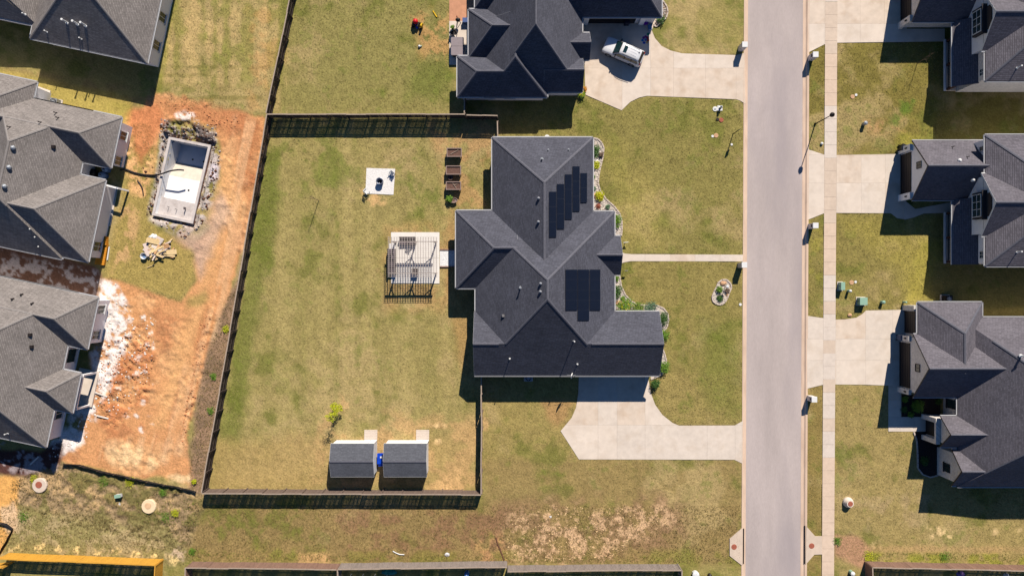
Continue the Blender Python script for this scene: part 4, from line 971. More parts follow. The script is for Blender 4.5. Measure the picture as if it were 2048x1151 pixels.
# ------------------------------------------------------------------ the unfinished pool
def pool():
    NW, NE, SE, SW = [Vector((*g(*p), 0)) for p in POOL]
    c = (NW + NE + SE + SW) / 4; t = thing("swimming_pool", "empty unfinished swimming pool of bare plaster sunk in the dirt", "swimming pool", c)
    def Q(u, v, z):                       # u 0..1 west-east, v 0..1 north-south
        p = NW * (1 - u) * (1 - v) + NE * u * (1 - v) + SE * u * v + SW * (1 - u) * v; return (p.x, p.y, z)
    Mp = mat("pool_plaster", (252, 250, 250), var=.07, scale=2, tint=((226, 222, 220), .9, .4), rough=.8)
    Mr = mat("pool_concrete", (214, 204, 200), var=.1, scale=3, tint=((170, 156, 150), 1.2, .5))
    Ms = mat("pool_stained_plaster", (214, 202, 188), var=.12, scale=2, rough=.8)
    r = .058; rv = .032; Z = .06
    cb = MB()
    for (u0, v0, u1, v1) in ((0, 0, 1, rv), (0, 1 - rv, 1, 1), (0, rv, r, 1 - rv), (1 - r, rv, 1, 1 - rv)):
        q4 = [(u0, v0), (u1, v0), (u1, v1), (u0, v1)]; b = MB().prism([Q(u, v, 0)[:2] for u, v in q4], -.14, Z); cb.add(b.v, b.f)
    cb.build("coping", Mr, t)
    ob = MB()
    for (u0, v0, u1, v1) in ((0.004, 0.002, .996, .018), (0.004, .982, .996, .998), (0.004, .018, .03, .982), (.97, .018, .996, .982)):
        q4 = [(u0, v0), (u1, v0), (u1, v1), (u0, v1)]; b = MB().prism([Q(u, v, 0)[:2] for u, v in q4], -1.2, -.141); ob.add(b.v, b.f)
    ob.build("outer_wall", mat("pool_outer_wall", (168, 120, 92), var=.3, scale=4), t)
    prof = [(rv, -2.15), (.27, -2.15), (.46, -1.12), (.75, -1.0)]
    def sect(a, b, m, name):
        mb = MB(); u0, u1 = r + .03, 1 - r - .03
        mb.add([Q(u0, a[0], a[1]), Q(u1, a[0], a[1]), Q(u1, b[0], b[1]), Q(u0, b[0], b[1])], [(3, 2, 1, 0)]); mb.build(name, m, t)
    sect(prof[0], prof[1], Mp, "deep_floor"); sect(prof[1], prof[2], Ms, "sloped_floor"); sect(prof[2], prof[3], Mp, "floor")
    mb = MB(); mb.add([Q(r, .75, -1.0), Q(1 - r, .75, -1.0), Q(1 - r, .75, -.36), Q(r, .75, -.36), Q(1 - r, 1 - rv, -.34), Q(r, 1 - rv, -.34)], [(0, 1, 2, 3), (3, 2, 4, 5)]); mb.build("shelf", Mr, t)
    w = MB(); pr = prof + [(.75, -.36), (1 - rv, -.34)]
    for u, uo in ((r, r + .03), (1 - r, 1 - r - .03)):
        for i in range(len(pr) - 1):
            if pr[i][0] == pr[i + 1][0]: continue
            w.add([Q(u, pr[i][0], -.02), Q(u, pr[i + 1][0], -.02), Q(uo, pr[i + 1][0], pr[i + 1][1]), Q(uo, pr[i][0], pr[i][1])], [(0, 1, 2, 3) if u > .5 else (3, 2, 1, 0)])
    w.add([Q(r, rv, -.02), Q(1 - r, rv, -.02), Q(1 - r - .03, rv, -2.15), Q(r + .03, rv, -2.15)], [(3, 2, 1, 0)])
    w.add([Q(r, 1 - rv, -.02), Q(1 - r, 1 - rv, -.02), Q(1 - r, 1 - rv, -.34), Q(r, 1 - rv, -.34)], [(0, 1, 2, 3)])
    w.build("inner_wall", Mp, t)
    for u, v in ((.32, .855), (.52, .865)):
        p = Q(u, v, -.36); MB().tube([p, (p[0], p[1], p[2] + .5)], .03).build("pipe_stub", M_dark, t)
    p = Q(.72, .835, -.36); MB().box((p[0], p[1], p[2] + .3), (.05, .3, .6)).build("bracket", mat("shade_post", (120, 110, 112)), t)
    p = Q(.62, .6, -1.05); MB().lathe((p[0], p[1], -1.06), [(.12, 0), (.12, .02)], 12).build("drain", M_blackm, t)
    for u in (.45, .72):
        p = Q(u, .2, -2.15); MB().lathe((p[0], p[1], -2.148), [(.12, 0), (.12, .02)], 12).build("drain", M_blackm, t)
pool()
M_hose = mat("black_hose", (44, 42, 46), rough=.5, var=.15)
def hose(label, pts, r):
    W = [(*P(px, py, z), z) for px, py, z in pts]
    mb = MB(); v = [Vector(p) for p in W]; out = []
    for i in range(len(v) - 1):
        p0, p1, p2, p3 = v[max(i - 1, 0)], v[i], v[i + 1], v[min(i + 2, len(v) - 1)]
        for k in range(5):
            s = k / 5; out.append(.5 * (2 * p1 + (p2 - p0) * s + (2 * p0 - 5 * p1 + 4 * p2 - p3) * s * s + (3 * p1 - p0 - 3 * p2 + p3) * s ** 3))
    out.append(v[-1]); mb.tube(out, r, 8); return tag(mb.build("hose", M_hose, None, True, at=v[0]), label, "hose")
hose("long thick black hose from the brown roofed house reaching over the empty pool", [(240, 340, .08), (252, 339, .1), (268, 345, .09), (290, 349.5, .1), (312, 350, .14), (325, 347, .42), (340, 342, .75), (352, 340, .9), (360, 339.5, .85), (368, 340.5, .7)], .095)
hose("short loose piece of black hose on the grass", [(275, 361, .06), (281, 369, .07), (285, 378, .07), (286.5, 390, .06)], .075)
# ------------------------------------------------------------------ sheds
def shed(x0, x1, label, blue=False):
    t = thing("shed", label, "shed", g((x0 + x1) / 2, 918), group="twin garden sheds by the south fence")
    r = ax(t, x0, 877.5, x1, 942.5, 'x', 2.95, 0, 0, eave=2.3, mats=(mat_shed, M_ridgeA, M_white, M_siding), over=.12, gover=.10, thick=.1, gutter=False)
    n_ = r.W(0, r.v1, 0)
    dx = g(x0 + 71, 0)[0]
    d = MB(); d.box((dx, n_[1] + .03, 1.0), (1.5, .06, 1.9)); do = d.build("shed_door", M_siding, t); MB().box((dx, n_[1] + .07, 1.0), (.03, .03, 1.85)).build("door_seam", M_steel, do)
    w = 26; xa = x0 + 57.5
    for k in range(7):
        a, b = 858.8 + k * 3.05, 858.8 + (k + 1) * 3.05 - .25
        z0, z1 = .05 + k * .022, .05 + (k + 1) * .022; A, B = g(xa, a), g(xa + w, b)
        mb = MB(); mb.add([(A[0], A[1], z0), (A[0], B[1], z1), (B[0], B[1], z1), (B[0], A[1], z0), (A[0], A[1], z0 - .045), (A[0], B[1], z1 - .045), (B[0], B[1], z1 - .045), (B[0], A[1], z0 - .045)], [(0, 1, 2, 3), (7, 6, 5, 4), (0, 4, 5, 1), (1, 5, 6, 2), (2, 6, 7, 3), (3, 7, 4, 0)])
        mb.build("ramp_plank", M_ramp, t)
    return t
mat_shed = shingle("shingles_shed", (98, 100, 108), .3, .8)
M_ramp = mat("ramp_boards", (212, 196, 182), var=.15, scale=3, stretch=(.6, 6, 1))
shed(671.5, 756, "white garden shed with a weathered ramp, the one nearer the small tree")
shed(775, 858.5, "white garden shed with a paler ramp, the one nearer the garage fence")
def lump(name, label, cat, pos, sx, sy, sz, m, n=14, seed=0, jag=.18, rz=0):
    rr = random.Random(seed); mb = MB(); rings = 6; vs = []; fs = []
    for i in range(rings):
        f = i / (rings - 1); rad = math.cos(f * math.pi / 2) ** .55
        for k in range(n):
            a = 2 * math.pi * k / n + rz; q_ = 1 + rr.uniform(-jag, jag)
            x, y = rad * sx * math.cos(a) * q_, rad * sy * math.sin(a) * q_
            vs.append((pos[0] + x * math.cos(rz) - y * math.sin(rz), pos[1] + x * math.sin(rz) + y * math.cos(rz), -.05 + (f ** .8) * sz * (1 + rr.uniform(-.12, .12))))
    for i in range(rings - 1):
        for k in range(n): fs.append((i * n + k, i * n + (k + 1) % n, (i + 1) * n + (k + 1) % n, (i + 1) * n + k))
    fs.append(tuple(range((rings - 1) * n, rings * n))); mb.add(vs, fs)
    o = mb.build(name, m, None, True, at=(*pos, 0)); return tag(o, label, cat)
M_blue = mat("blue_plastic", (18, 70, 200), rough=.35, var=.2, scale=3)
t = thing("wheelbarrow", "bright blue plastic garden cart parked between the two sheds", "cart", g(765, 917))
X, Y = g(765, 913); MB().add(*(lambda b: (b.v, b.f))(MB().box((X, Y, .62), (.85, 1.15, .5), taper=1.12))).build("tub", M_blue, t)
X, Y = g(765, 925); MB().box((X, Y, .45), (.8, .45, .5), taper=.9).build("front_tub", M_blue, t)
X, Y = g(766, 910); MB().box((X, Y, .9), (.35, .2, .06)).build("lid_glint", M_white, t)  # white block stands in for the glint on top of the blue plastic
for dx in (-.42, .42): MB().lathe((g(765, 0)[0] + dx, g(0, 915)[1], .0), [(.05, 0), (.06, .4)], 8).build("leg", M_blackm, t)
# ------------------------------------------------------------------ pergola and its furniture
SL = [(782, 464), (879.5, 464), (878.5, 567), (782, 567)]
ps = thing("patio", "pale square concrete patio slab under the pergola", None, kind='structure')
for a, b in ((0, .5), (.5, 1)):
    for c, d in ((0, .5), (.5, 1)):
        L_ = lambda u, v: (782.1 + 97 * u, 464.1 + 102.8 * v); e = .0016
        MB().prism([g(*L_(u, v)) for u, v in ((a + e, c + e), (b - e, c + e), (b - e, d - e), (a + e, d - e))], -.12, .06).build("slab", mat("patio_white_concrete", (238, 232, 226), var=.05, scale=2), ps)
pg = thing("pergola", "open wooden pergola with a square lattice top over the patio", "pergola", g(828, 515))
x0, y0 = P(776.5, 476, 2.6); x1, y1 = P(873.5, 551.5, 2.6)
hz = 2.45
for yy in (y0 + .08 - .45, y1 + .35):
    b = MB(); b.box(((x0 + x1) / 2, yy, hz - .16), (x1 - x0 + .1, .09, .24)); b.build("beam", M_pergola, pg)
    for k in range(3):
        xx = x0 + .45 + (x1 - x0 - .8) * k / 2
        MB().box((xx, yy, (hz - .28) / 2), (.15, .15, hz - .28)).build("post", M_pergola, pg)
        for sg in (-1, 1):
            if (k == 0 and sg < 0) or (k == 2 and sg > 0): continue
            MB().bar((xx + sg * .05, yy, hz - .85), (xx + sg * .6, yy, hz - .29), .08, .09).build("knee_brace", M_pergola, pg)
raf = MB().box((0, 0, 0), (.05, abs(y1 - y0) + .3, .09)).mesh("rafter", M_pergola)
for k in range(19): inst("rafter", raf, pg, Vector((x0 + .06 + (x1 - x0 - .12) * k / 18, (y0 + y1) / 2, hz + .035)) - Vector((*g(828, 515), 0)))
pur = MB().box((0, 0, 0), (x1 - x0 + .2, .035, .03)).mesh("purlin", M_pergola)
for k in range(21): inst("purlin", pur, pg, Vector(((x0 + x1) / 2, y0 + .1 + (y1 - y0 - .2) * k / 20, hz + .1)) - Vector((*g(828, 515), 0)))
M_wick = mat("dark_wicker", (70, 62, 66), var=.3, scale=14); M_cush = mat("plum_grey_cushion", (92, 80, 92), var=.15, scale=4); M_cushw = mat("pale_cushion", (226, 222, 222), var=.06)
def sofa(label, px0, py0, px1, py1, back, nseat):
    (xa, ya), (xb, yb) = g(px0, py1), g(px1, py0); t = thing("outdoor_sofa", label, "sofa", ((xa + xb) / 2, (ya + yb) / 2, .06))
    cx, cy, w, d = (xa + xb) / 2, (ya + yb) / 2, xb - xa, yb - ya
    MB().box((cx, cy, .26), (w, d, .34)).build("base", M_wick, t)
    if back == 'n': bx = ((cx, yb - .1, .58), (w, .2, .5))
    else: bx = ((xa + .1, cy, .58), (.2, d, .5))
    MB().box(*bx).build("backrest", M_wick, t)
    for k in range(nseat):
        if back == 'n': s_ = MB().box((xa + w * (k + .5) / nseat, cy - .1, .5), (w / nseat - .05, d - .25, .14), taper=.95)
        else: s_ = MB().box((cx + .1, ya + d * (k + .5) / nseat, .5), (w - .25, d / nseat - .05, .14), taper=.95)
        s_.build("seat_cushion", M_cush, t)
    return t
sofa("dark outdoor sofa along the north side of the pergola", 800, 474, 832, 489, 'n', 3)
sofa("dark outdoor sofa along the west side of the pergola", 777, 497, 792, 548, 'w', 4)
def table(label, px, py, w, d, h, m, cat="table", name="patio_table"):
    X, Y = g(px, py); t = thing(name, label, cat, (X, Y, .06)); MB().box((X, Y, h - .03 + .06), (w, d, .06)).build("table_top", m, t)
    for a in (-1, 1):
        for b in (-1, 1): MB().box((X + a * (w / 2 - .06), Y + b * (d / 2 - .06), h / 2 + .03), (.06, .06, h - .06)).build("leg", M_blackm, t)
table("white side table in the corner between the pergola sofas", 786, 493, .7, .7, .5, M_cushw)
table("low dark table near the south side of the pergola", 831, 543, .75, .75, .6, M_wick)
def chair(label, px, py, m, rz=0, name="patio_chair", s=1.0, z=.0):
    X, Y = g(px, py); R = Matrix.Rotation(rz, 3, 'Z'); t = thing(name, label, "chair", (X, Y, z))
    def bb(c, sz, nm, M=R): MB().box(R @ (Vector(c) * s) + Vector((X, Y, z)), [q_ * s for q_ in sz], M=M).build(nm, m, t)
    bb((0, 0, .40), (.56, .5, .06), "seat")
    tl = R @ Matrix.Rotation(.25, 3, 'X')
    for k in range(4): bb((-.21 + .14 * k, .3, .72), (.11, .03, .62), "back_slat", tl)
    for a in (-1, 1): bb((a * .33, -.02, .58), (.11, .6, .03), "armrest"); bb((a * .3, -.24, .29), (.06, .06, .56), "leg"); bb((a * .3, .26, .29), (.06, .06, .56), "leg")
    return t
chair("dark patio chair tucked under the pergola lattice", 822, 484, M_wick, 2.6, z=.06)
# walkway of white gravel from the patio to the house
pth = thing("gravel_path", "short white gravel walk between brown boards from the patio to the house", None, kind='structure')
M_wgrav = mat("white_gravel", (236, 234, 236), var=.28, scale=9, bump=.05, bscale=9)
MB().prism([g(*p) for p in ((879.8, 500.5), (918, 500.5), (918, 532.2), (879.8, 532.2))], -.1, .05).build("gravel_bed", M_wgrav, pth)
for y in (499, 533): MB().box((*g(899, y), .06), (2.35, .14, .16)).build("edging_board", mat("edging_wood", (150, 120, 108), var=.2), pth)
# fire pit on its white pad
pad = [(733.2, 336), (790.4, 337.8), (787, 389.4), (731, 387)]
M_wpad = mat("white_stone_chips", (240, 236, 234), var=.2, scale=5, stretch=(1, 2.2, 1), bump=.04, bscale=8)
o = MB().prism([g(*p) for p in pad], -.08, .05).build("gravel_pad", M_wpad, None, at=(*g(760, 362), 0)); tag(o, "square of white stone chips under the round fire pit", None, kind='structure')
t = thing("fire_pit", "round steel fire pit standing on the white stone square", "fire pit", (*g(761, 363.5), .05))
X, Y = g(761, 363.5)
MB().lathe((X, Y, .05), [(.36, 0), (.40, .06), (.40, .52), (.43, .56), (.43, .60), (.33, .60), (.33, .2), (.1, .18)], 24).build("drum", mat("fire_pit_steel", (136, 142, 160), rough=.35, metal=.6, var=.1), t, True)
MB().lathe((X, Y, .2), [(.32, 0), (.2, .05), (.05, .06)], 14).build("ash", M_blackm, t)
chair("white slatted garden chair on the north corner of the stone square", 784.4, 346.5, M_white, -.7, "garden_chair", .85, .05)
chair("white slatted garden chair on the south corner of the stone square", 734, 383.5, M_white, 2.4, "garden_chair", .85, .05)
# raised beds
M_cedar = mat("aged_cedar", (152, 130, 122), var=.2, scale=5, stretch=(.6, 5, 5)); M_cedard = mat("cedar_side", (118, 96, 90), var=.25, scale=5)
def raised(label, px0, py0, px1, py1, sticks):
    h = .82; (xa, ya), (xb, yb) = P(px0, py1, h), P(px1, py0, h); cx, cy = (xa + xb) / 2, (ya + yb) / 2; w, d = xb - xa, yb - ya
    t = thing("raised_planter", label, "planter", (cx, cy, 0), group="raised wooden planters beside the house")
    for k in range(4):
        hz_ = k < 2; s_ = -1 if k % 2 else 1
        c = (cx, cy + s_ * (d / 2 - .03), .62) if hz_ else (cx + s_ * (w / 2 - .03), cy, .62); sz = (w, .05, .36) if hz_ else (.05, d - .1, .36)
        MB().box(c, sz).build("side_board", M_cedard, t)
        c = (cx, cy + s_ * (d / 2 - .02), .82) if hz_ else (cx + s_ * (w / 2 - .02), cy, .822); sz = (w + .06, .11, .035) if hz_ else (.11, d - .14, .035)
        MB().box(c, sz).build("rim_board", M_cedar, t)
    for a in (-1, 1):
        for b in (-1, 1): MB().box((cx + a * (w / 2 - .05), cy + b * (d / 2 - .05), .4), (.09, .09, .8)).build("leg", M_cedar, t)
    MB().box((cx, cy, .6), (w - .1, d - .1, .22)).build("soil", M_soil, t)
    for q_ in sticks: MB().bar((cx + q_[0], cy + q_[1], .76), (cx + q_[2], cy + q_[3], .80), .045, .03).build("stick", M_fcap, t)
raised("raised cedar planter nearest the north fence with one stick across it", 893.8, 296.2, 923, 313, [(-.45, -.2, .5, .3)])
raised("raised cedar planter with bare soil and a round pot in its shade", 892.2, 331.6, 921.6, 348.5, [])
raised("raised cedar planter crossed by two pale sticks", 892.2, 363.3, 921.6, 379, [(-.1, .3, .35, -.3), (.5, .2, .0, .1)])
t = thing("plant_pot", "round brown pot standing between two cedar planters", "pot", g(901.5, 356)); X, Y = g(901.5, 356)
MB().lathe((X, Y, 0), [(.22, 0), (.3, .42), (.32, .45), (.27, .45), (.26, .38)], 16).build("pot", M_cedard, t); MB().lathe((X, Y, .36), [(.25, 0), (.1, .02)], 12).build("soil", M_soil, t)
t = thing("oval_planter", "oval brown tub planter south of the cedar planters", "planter", g(907.5, 401)); X, Y = g(907.5, 401)
MB().lathe((X, Y, 0), [(.32, 0), (.46, .4), (.5, .42), (.42, .42), (.40, .32)], 20, 1, .68).build("tub", M_cedar, t); MB().lathe((X, Y, .3), [(.38, 0), (.1, .03)], 14, 1, .68).build("soil", M_soil, t)
# ------------------------------------------------------------------ plants
def leaves(mb, c, r, h, n, ls, rr, flat=.5):
    for _ in range(n):
        while True:
            p = Vector((rr.uniform(-1, 1), rr.uniform(-1, 1), rr.uniform(-1, 1)))
            if p.length < 1: break
        p = p.normalized() * p.length ** .6
        q_ = Vector((c[0] + p.x * r * rr.uniform(.75, 1.2), c[1] + p.y * r * rr.uniform(.75, 1.2), c[2] + h * .5 + p.z * h * .5))
        a = rr.uniform(0, 6.28); u = Vector((math.cos(a), math.sin(a), rr.uniform(-.6, .6))) * ls * rr.uniform(.6, 1.3)
        w = Vector((-math.sin(a), math.cos(a), rr.uniform(-flat, flat))) * ls * .45
        mb.add([q_ - u * .5, q_ + w * .5, q_ + u * .5, q_ - w * .5], [(0, 1, 2, 3)])
def bush(label, px, py, r, h, m, seed, name="shrub", cat="shrub", sx=1, sy=1, n=None, fl=None, ls=.15, z=.0):
    rr = random.Random(seed); X, Y = g(px, py); t = thing(name, label, cat, (X, Y, z)); mb = MB(); k_ = 5
    for i in range(k_):
        a = i * 2.4; o = r * .45 * (i > 0)
        leaves(mb, (X + o * math.cos(a) * sx, Y + o * math.sin(a) * sy, z + .02), r * .8, h * rr.uniform(.7, 1), int((n or 260) * 1.7 / k_), ls * 1.15, rr)
    mb.build("foliage", m, t)
    s = MB()
    for i in range(5): a = i * 1.256; s.tube([(X, Y, z - .05), (X + r * .5 * math.cos(a), Y + r * .5 * math.sin(a), z + h * .6)], .015, 4)
    s.build("stem", M_bark, t)
    if fl:
        f = MB(); leaves(f, (X, Y, z + h * .45), r * .85, h * .7, 70, .11, rr, .2); f.build("flowers", fl, t)["kind"] = "stuff"
    return t
bush("dark evergreen shrub at the north end of the stone flower bed", 1190, 303, .55, .9, M_leafd, 1, sy=1.5)
bush("small brown tuft of grass in the north end of the stone bed", 1202, 310, .28, .45, M_bark, 2, n=120)
bush("yellow green low shrub beside a white boulder", 1192, 330, .42, .5, M_leafy, 3)
bush("tiny green plant against the east wall under the panels", 1187, 355, .2, .35, M_leafg, 4, n=80)
bush("tiny blue green plant beside the flower bed bend", 1188, 377, .24, .4, M_leafb, 5, n=90)
bush("shrub covered in bright yellow flowers in the stone bed", 1199.5, 392, .55, .6, M_leafy, 6, fl=M_flow)
bush("sparse reddish plant near the yellow flowers", 1197, 412, .3, .4, M_rust, 7, n=60)
bush("round blue green shrub in the white stones", 1215.5, 414, .26, .4, M_leafb, 8, n=110)
bush("tall green shrub at the corner of the bedroom wing", 1233, 442, .6, 1.0, M_leafg, 9, sy=1.4)
bush("dark green shrub beside the porch", 1233.5, 583, .6, 1.0, M_leafd, 10, sy=1.4)
bush("small bright plant behind the porch shrub", 1233, 556, .3, .5, M_leafg, 11, n=100)
bush("small green herb at the bend of the stone bed", 1246, 596, .22, .35, M_leafg, 12, n=80)
bush("wide green shrub with yellow flower heads at the garage corner", 1251, 611, .95, 1.0, M_leafg, 13, fl=M_flow, n=420)
bush("light green feathery shrub beside the yellow flower heads", 1277, 614, .65, .7, mat("leaf_light_green", (120, 146, 58), var=.3, scale=5), 14)
bush("silvery blue green mounded shrub by the garage wall", 1302, 615, .7, .6, M_leafb, 15)
bush("dark leafy shrub in the round end of the stone bed", 1326.5, 636, .65, 1.0, M_leafd, 16, sy=1.3)
bush("spiky green shrub at the garage gable end", 1328, 670, .6, 1.1, M_leafg, 17, sy=1.3)
bush("leafy green shrub near the garage front corner", 1326, 733, .7, 1.2, M_leafg, 18, n=360)
bush("spiky dark shrub in the shade at the driveway edge", 1310, 766, .5, 1.0, M_leafd, 19)
bush("bushy green plant beside the oval tub", 899.5, 399, .38, .8, M_leafg, 20, z=0)
bush("bright green plant with orange blooms at the corner of the white car driveway", 1163, 190, .45, .7, M_leafg, 21, fl=M_flow)
bush("orange leaved plant on the wall of the north house", 1168.5, 180, .3, .6, mat("leaf_orange", (206, 140, 50), var=.3), 22, n=120)
bush("pale green shrub in the shaded courtyard bed", 1832.5, 811, .7, 1.0, M_leafg, 23, n=360)
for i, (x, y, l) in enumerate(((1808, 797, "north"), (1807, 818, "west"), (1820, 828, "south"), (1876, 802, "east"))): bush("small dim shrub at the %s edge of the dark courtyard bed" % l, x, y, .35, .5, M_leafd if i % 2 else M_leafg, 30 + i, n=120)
bush("low dark shrub inside the curved bed before the entry", 1848, 920, .5, .5, M_leafd, 40, n=160)
bush("dark shrub at the corner of the house across from the white car", 1322, 40, .5, .7, M_leafd, 41, n=200)
bush("yellow weed clump in the corner of the silt fence", 390, 962, .3, .4, M_leafy, 42, n=90)
for i, (x, y, r) in enumerate(((453, 658, .45), (423, 821, .45), (428, 752, .4), (262, 963, .6), (327, 984, .5), (332, 1032, .6), (352, 1024, .5), (210, 962, .7), (50, 1032, .7), (70, 957, .45), (386, 1101, .4), (1675, 1080, .5), (1738, 1112, .7), (1890, 1112, .7))):
    bush("patch of bright green weeds on rough ground %s" % ("beside the long fence", "below the long fence", "halfway down the long fence", "south of the silt fence", "between the silt fence and the concrete lid", "just south of the pale concrete lid", "east of the pale concrete lid", "west of the small white box", "in the corner near the silt strip", "touching the rusty lidded concrete ring", "at the end of the brown fence", "against the sidewalk slab", "at the dark fence corner", "in the middle of the dark fence")[i], x, y, r, .3, M_leafy if i % 3 == 0 else M_leafg, 60 + i, "weeds", "weeds", n=140, ls=.11)
# trees
def tree(label, base, top, r0, seed, twigs, crown):
    rr = random.Random(seed); B = Vector((*g(*base), 0)); T = Vector(top); t = thing("tree", label, "tree", B)
    mb = MB(); mid = (B + T) / 2 + Vector((rr.uniform(-.08, .08), rr.uniform(-.08, .08), 0)); mb.tube([B - Vector((0, 0, .1)), mid, T], r0, 7, r0 * .3); mb.build("trunk", M_bark, t)
    lb = MB(); tips = []
    for i in range(twigs):
        f = .35 + .6 * i / twigs; p = B.lerp(T, f); a = i * 2.399; L = .75 * (1.1 - f) + .35
        q_ = p + Vector((math.cos(a) * L * .6, math.sin(a) * L * .6, L * .55)); lb.tube([p, (p + q_) / 2 + Vector((0, 0, .05)), q_], r0 * .3, 4, r0 * .08); tips.append(q_)
        s_ = (p + q_) / 2; e_ = s_ + Vector((rr.uniform(-.3, .3), rr.uniform(-.3, .3), .25)); lb.tube([s_, e_], r0 * .15, 4, r0 * .06); tips.append(e_)
    lb.build("branch", M_bark, t)
    if crown:
        cb = MB()
        for p, r, n in crown: leaves(cb, p, r, r * 1.3, n, .16, rr)
        for p in tips: leaves(cb, p - Vector((0, 0, .1)), .16, .25, 9, .12, rr)
        cb.build("crown", M_leafy, t)
    return t
bx, by = g(673.5, 829)
tree("small young tree with yellow green leaves near the sheds", (673.5, 829), (bx - .15, by + .2, 3.0), .05, 5, 18,
     [((bx + .15 + dx, by + 1.0 + dy, z), r, n) for dx, dy, z, r, n in ((0, 0, 1.0, .42, 110), (.45, .1, .9, .36, 90), (-.4, .15, .85, .36, 90), (.1, -.35, 1.1, .3, 60), (-.15, .4, .7, .3, 60), (.6, -.25, .8, .22, 40), (-.1, -.6, 1.2, .22, 30))])
bx, by = g(637.5, 401)
tree("thin leafless sapling in the back lawn", (637.5, 401), (bx - .05, by + .05, 3.3), .045, 9, 14, None)
o = lump("mulch_ring", "pale grey mulch patch at the foot of the leafless sapling", "mulch", g(632, 396), .55, .4, .04, mat("pale_mulch", (196, 178, 164), var=.25, scale=8), seed=4)
bx, by = g(1835, 133)
tree("thin sapling in the front lawn of the white brick house", (1834, 128), (bx, by + .6, 3.0), .04, 12, 9, None)
# ------------------------------------------------------------------ flower beds: edging, stones, boulders
M_bedst = mat("white_bed_stones", (216, 204, 192), var=.32, scale=8, tint=((206, 172, 140), 1.1, .6), bump=.05, bscale=9)
M_edge = mat("bed_edging_stone", (206, 190, 178), var=.15, scale=6)
def bed(label, outer, inner, name="flower_bed", edge=True, m=None, n_st=0, seed=0, closed=False, stone=(206, 196, 186)):
    poly = outer + inner; cx = sum(p[0] for p in poly) / len(poly); cy = sum(p[1] for p in poly) / len(poly)
    t = thing(name, label, None, (*g(cx, cy), 0), kind='structure')
    MB().prism([g(*p) for p in poly], -.1, .045).build("bed_surface", m or M_bedst, t)
    if edge:
        W = [Vector((*g(*p), .06)) for p in outer]
        if closed: W.append(W[0])
        for a, b in zip(W[:-1], W[1:]):
            d = b - a; n = max(1, round(d.length / .55)); an = math.atan2(d.y, d.x)
            for i in range(n):
                c = a + d * ((i + .5) / n); MB().box(c, (d.length / n - .02, .16, .14), rz=an, taper=.92).build("edging_stone", M_edge, t)
    if n_st:
        rr = random.Random(seed); mb = MB(); xs = [p[0] for p in poly]; ys = [p[1] for p in poly]; k = 0
        while k < n_st:
            x, y = rr.uniform(min(xs), max(xs)), rr.uniform(min(ys), max(ys))
            if not inpoly(x, y, poly): continue
            X, Y = g(x, y); s = rr.uniform(.05, .13); rock(mb, X, Y, .05, s, rr); k += 1
        st = mb.build("bed_stones", mat("loose_white_stones_%d" % stone[0], stone, var=.35, scale=5), t); st["kind"] = "stuff"
    return t
def rock(mb, X, Y, z, s, rr, sz=.7):
    vs = [(X + s * rr.uniform(.7, 1.2) * a, Y + s * rr.uniform(.7, 1.2) * b, z + s * sz * c * rr.uniform(.7, 1.2)) for a, b, c in ((1, 0, 0), (0, 1, 0), (-1, 0, 0), (0, -1, 0), (.2, .1, 1), (0, 0, -.5))]
    mb.add(vs, [(0, 1, 4), (1, 2, 4), (2, 3, 4), (3, 0, 4), (1, 0, 5), (2, 1, 5), (3, 2, 5), (0, 3, 5)])
o1 = zp([(82, 30), (130, 40), (170, 80), (188, 130), (180, 220), (155, 320), (138, 400), (132, 480), (150, 550), (210, 640), (290, 710), (345, 780), (368, 850), (370, 950), (362, 1010)], 5.0, 1170, 270)
bed("winding white stone flower bed along the bedroom wing of the solar panel house", o1, [(1228, 472), (1222, 420), (1178, 420), (1178, 280)], n_st=900, seed=1)
o2 = zp([(118, 205), (125, 240), (135, 300), (170, 370), (220, 420), (260, 445), (330, 452), (420, 450), (480, 475), (515, 520), (523, 570), (510, 630), (485, 665)], 4.114, 1210, 500)
bed("white stone bed curling round the garage of the solar panel house", o2, [(1318, 640), (1302, 618), (1222, 618), (1222, 550)], n_st=800, seed=2)
bed("thin stone bed at the garage gable end of the solar panel house", zp([(470, 800), (490, 850), (505, 910), (500, 980), (470, 1020), (375, 1062)], 4.114, 1210, 500), [(1302, 752), (1302, 690)], n_st=200, seed=3)
o3 = zp([(400, 580), (480, 520), (560, 520), (630, 590), (645, 660), (600, 760), (570, 850), (530, 920), (460, 965), (380, 955), (310, 900), (300, 820), (340, 720), (380, 650)], 8.854, 1390, 500)
bed("kidney shaped island bed edged in pale stones on the front lawn", o3, [], n_st=160, seed=4, closed=True)
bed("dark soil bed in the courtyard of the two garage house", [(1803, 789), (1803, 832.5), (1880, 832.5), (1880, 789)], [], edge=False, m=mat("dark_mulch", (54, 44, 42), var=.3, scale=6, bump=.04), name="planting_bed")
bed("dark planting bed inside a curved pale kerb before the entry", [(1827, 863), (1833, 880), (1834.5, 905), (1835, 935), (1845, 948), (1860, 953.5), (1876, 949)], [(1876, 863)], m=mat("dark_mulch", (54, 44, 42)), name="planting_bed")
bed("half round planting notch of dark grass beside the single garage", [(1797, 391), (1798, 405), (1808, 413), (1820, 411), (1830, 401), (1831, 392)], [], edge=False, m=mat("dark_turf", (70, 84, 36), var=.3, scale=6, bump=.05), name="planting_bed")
bed("stony planting strip at the garage corner of the white car house", zp([(905, 0), (945, 60), (955, 110), (940, 160), (900, 200), (850, 240), (830, 225), (860, 150)], 4.4275, 1120, 0), [(1310, 0)], n_st=120, seed=5, m=mat("brown_gravel", (150, 128, 112), var=.3, scale=8))
M_tanst = mat("tan_boulder", (206, 164, 128), var=.2, scale=4); M_whst = mat("white_boulder", (236, 230, 222), var=.1, scale=4)
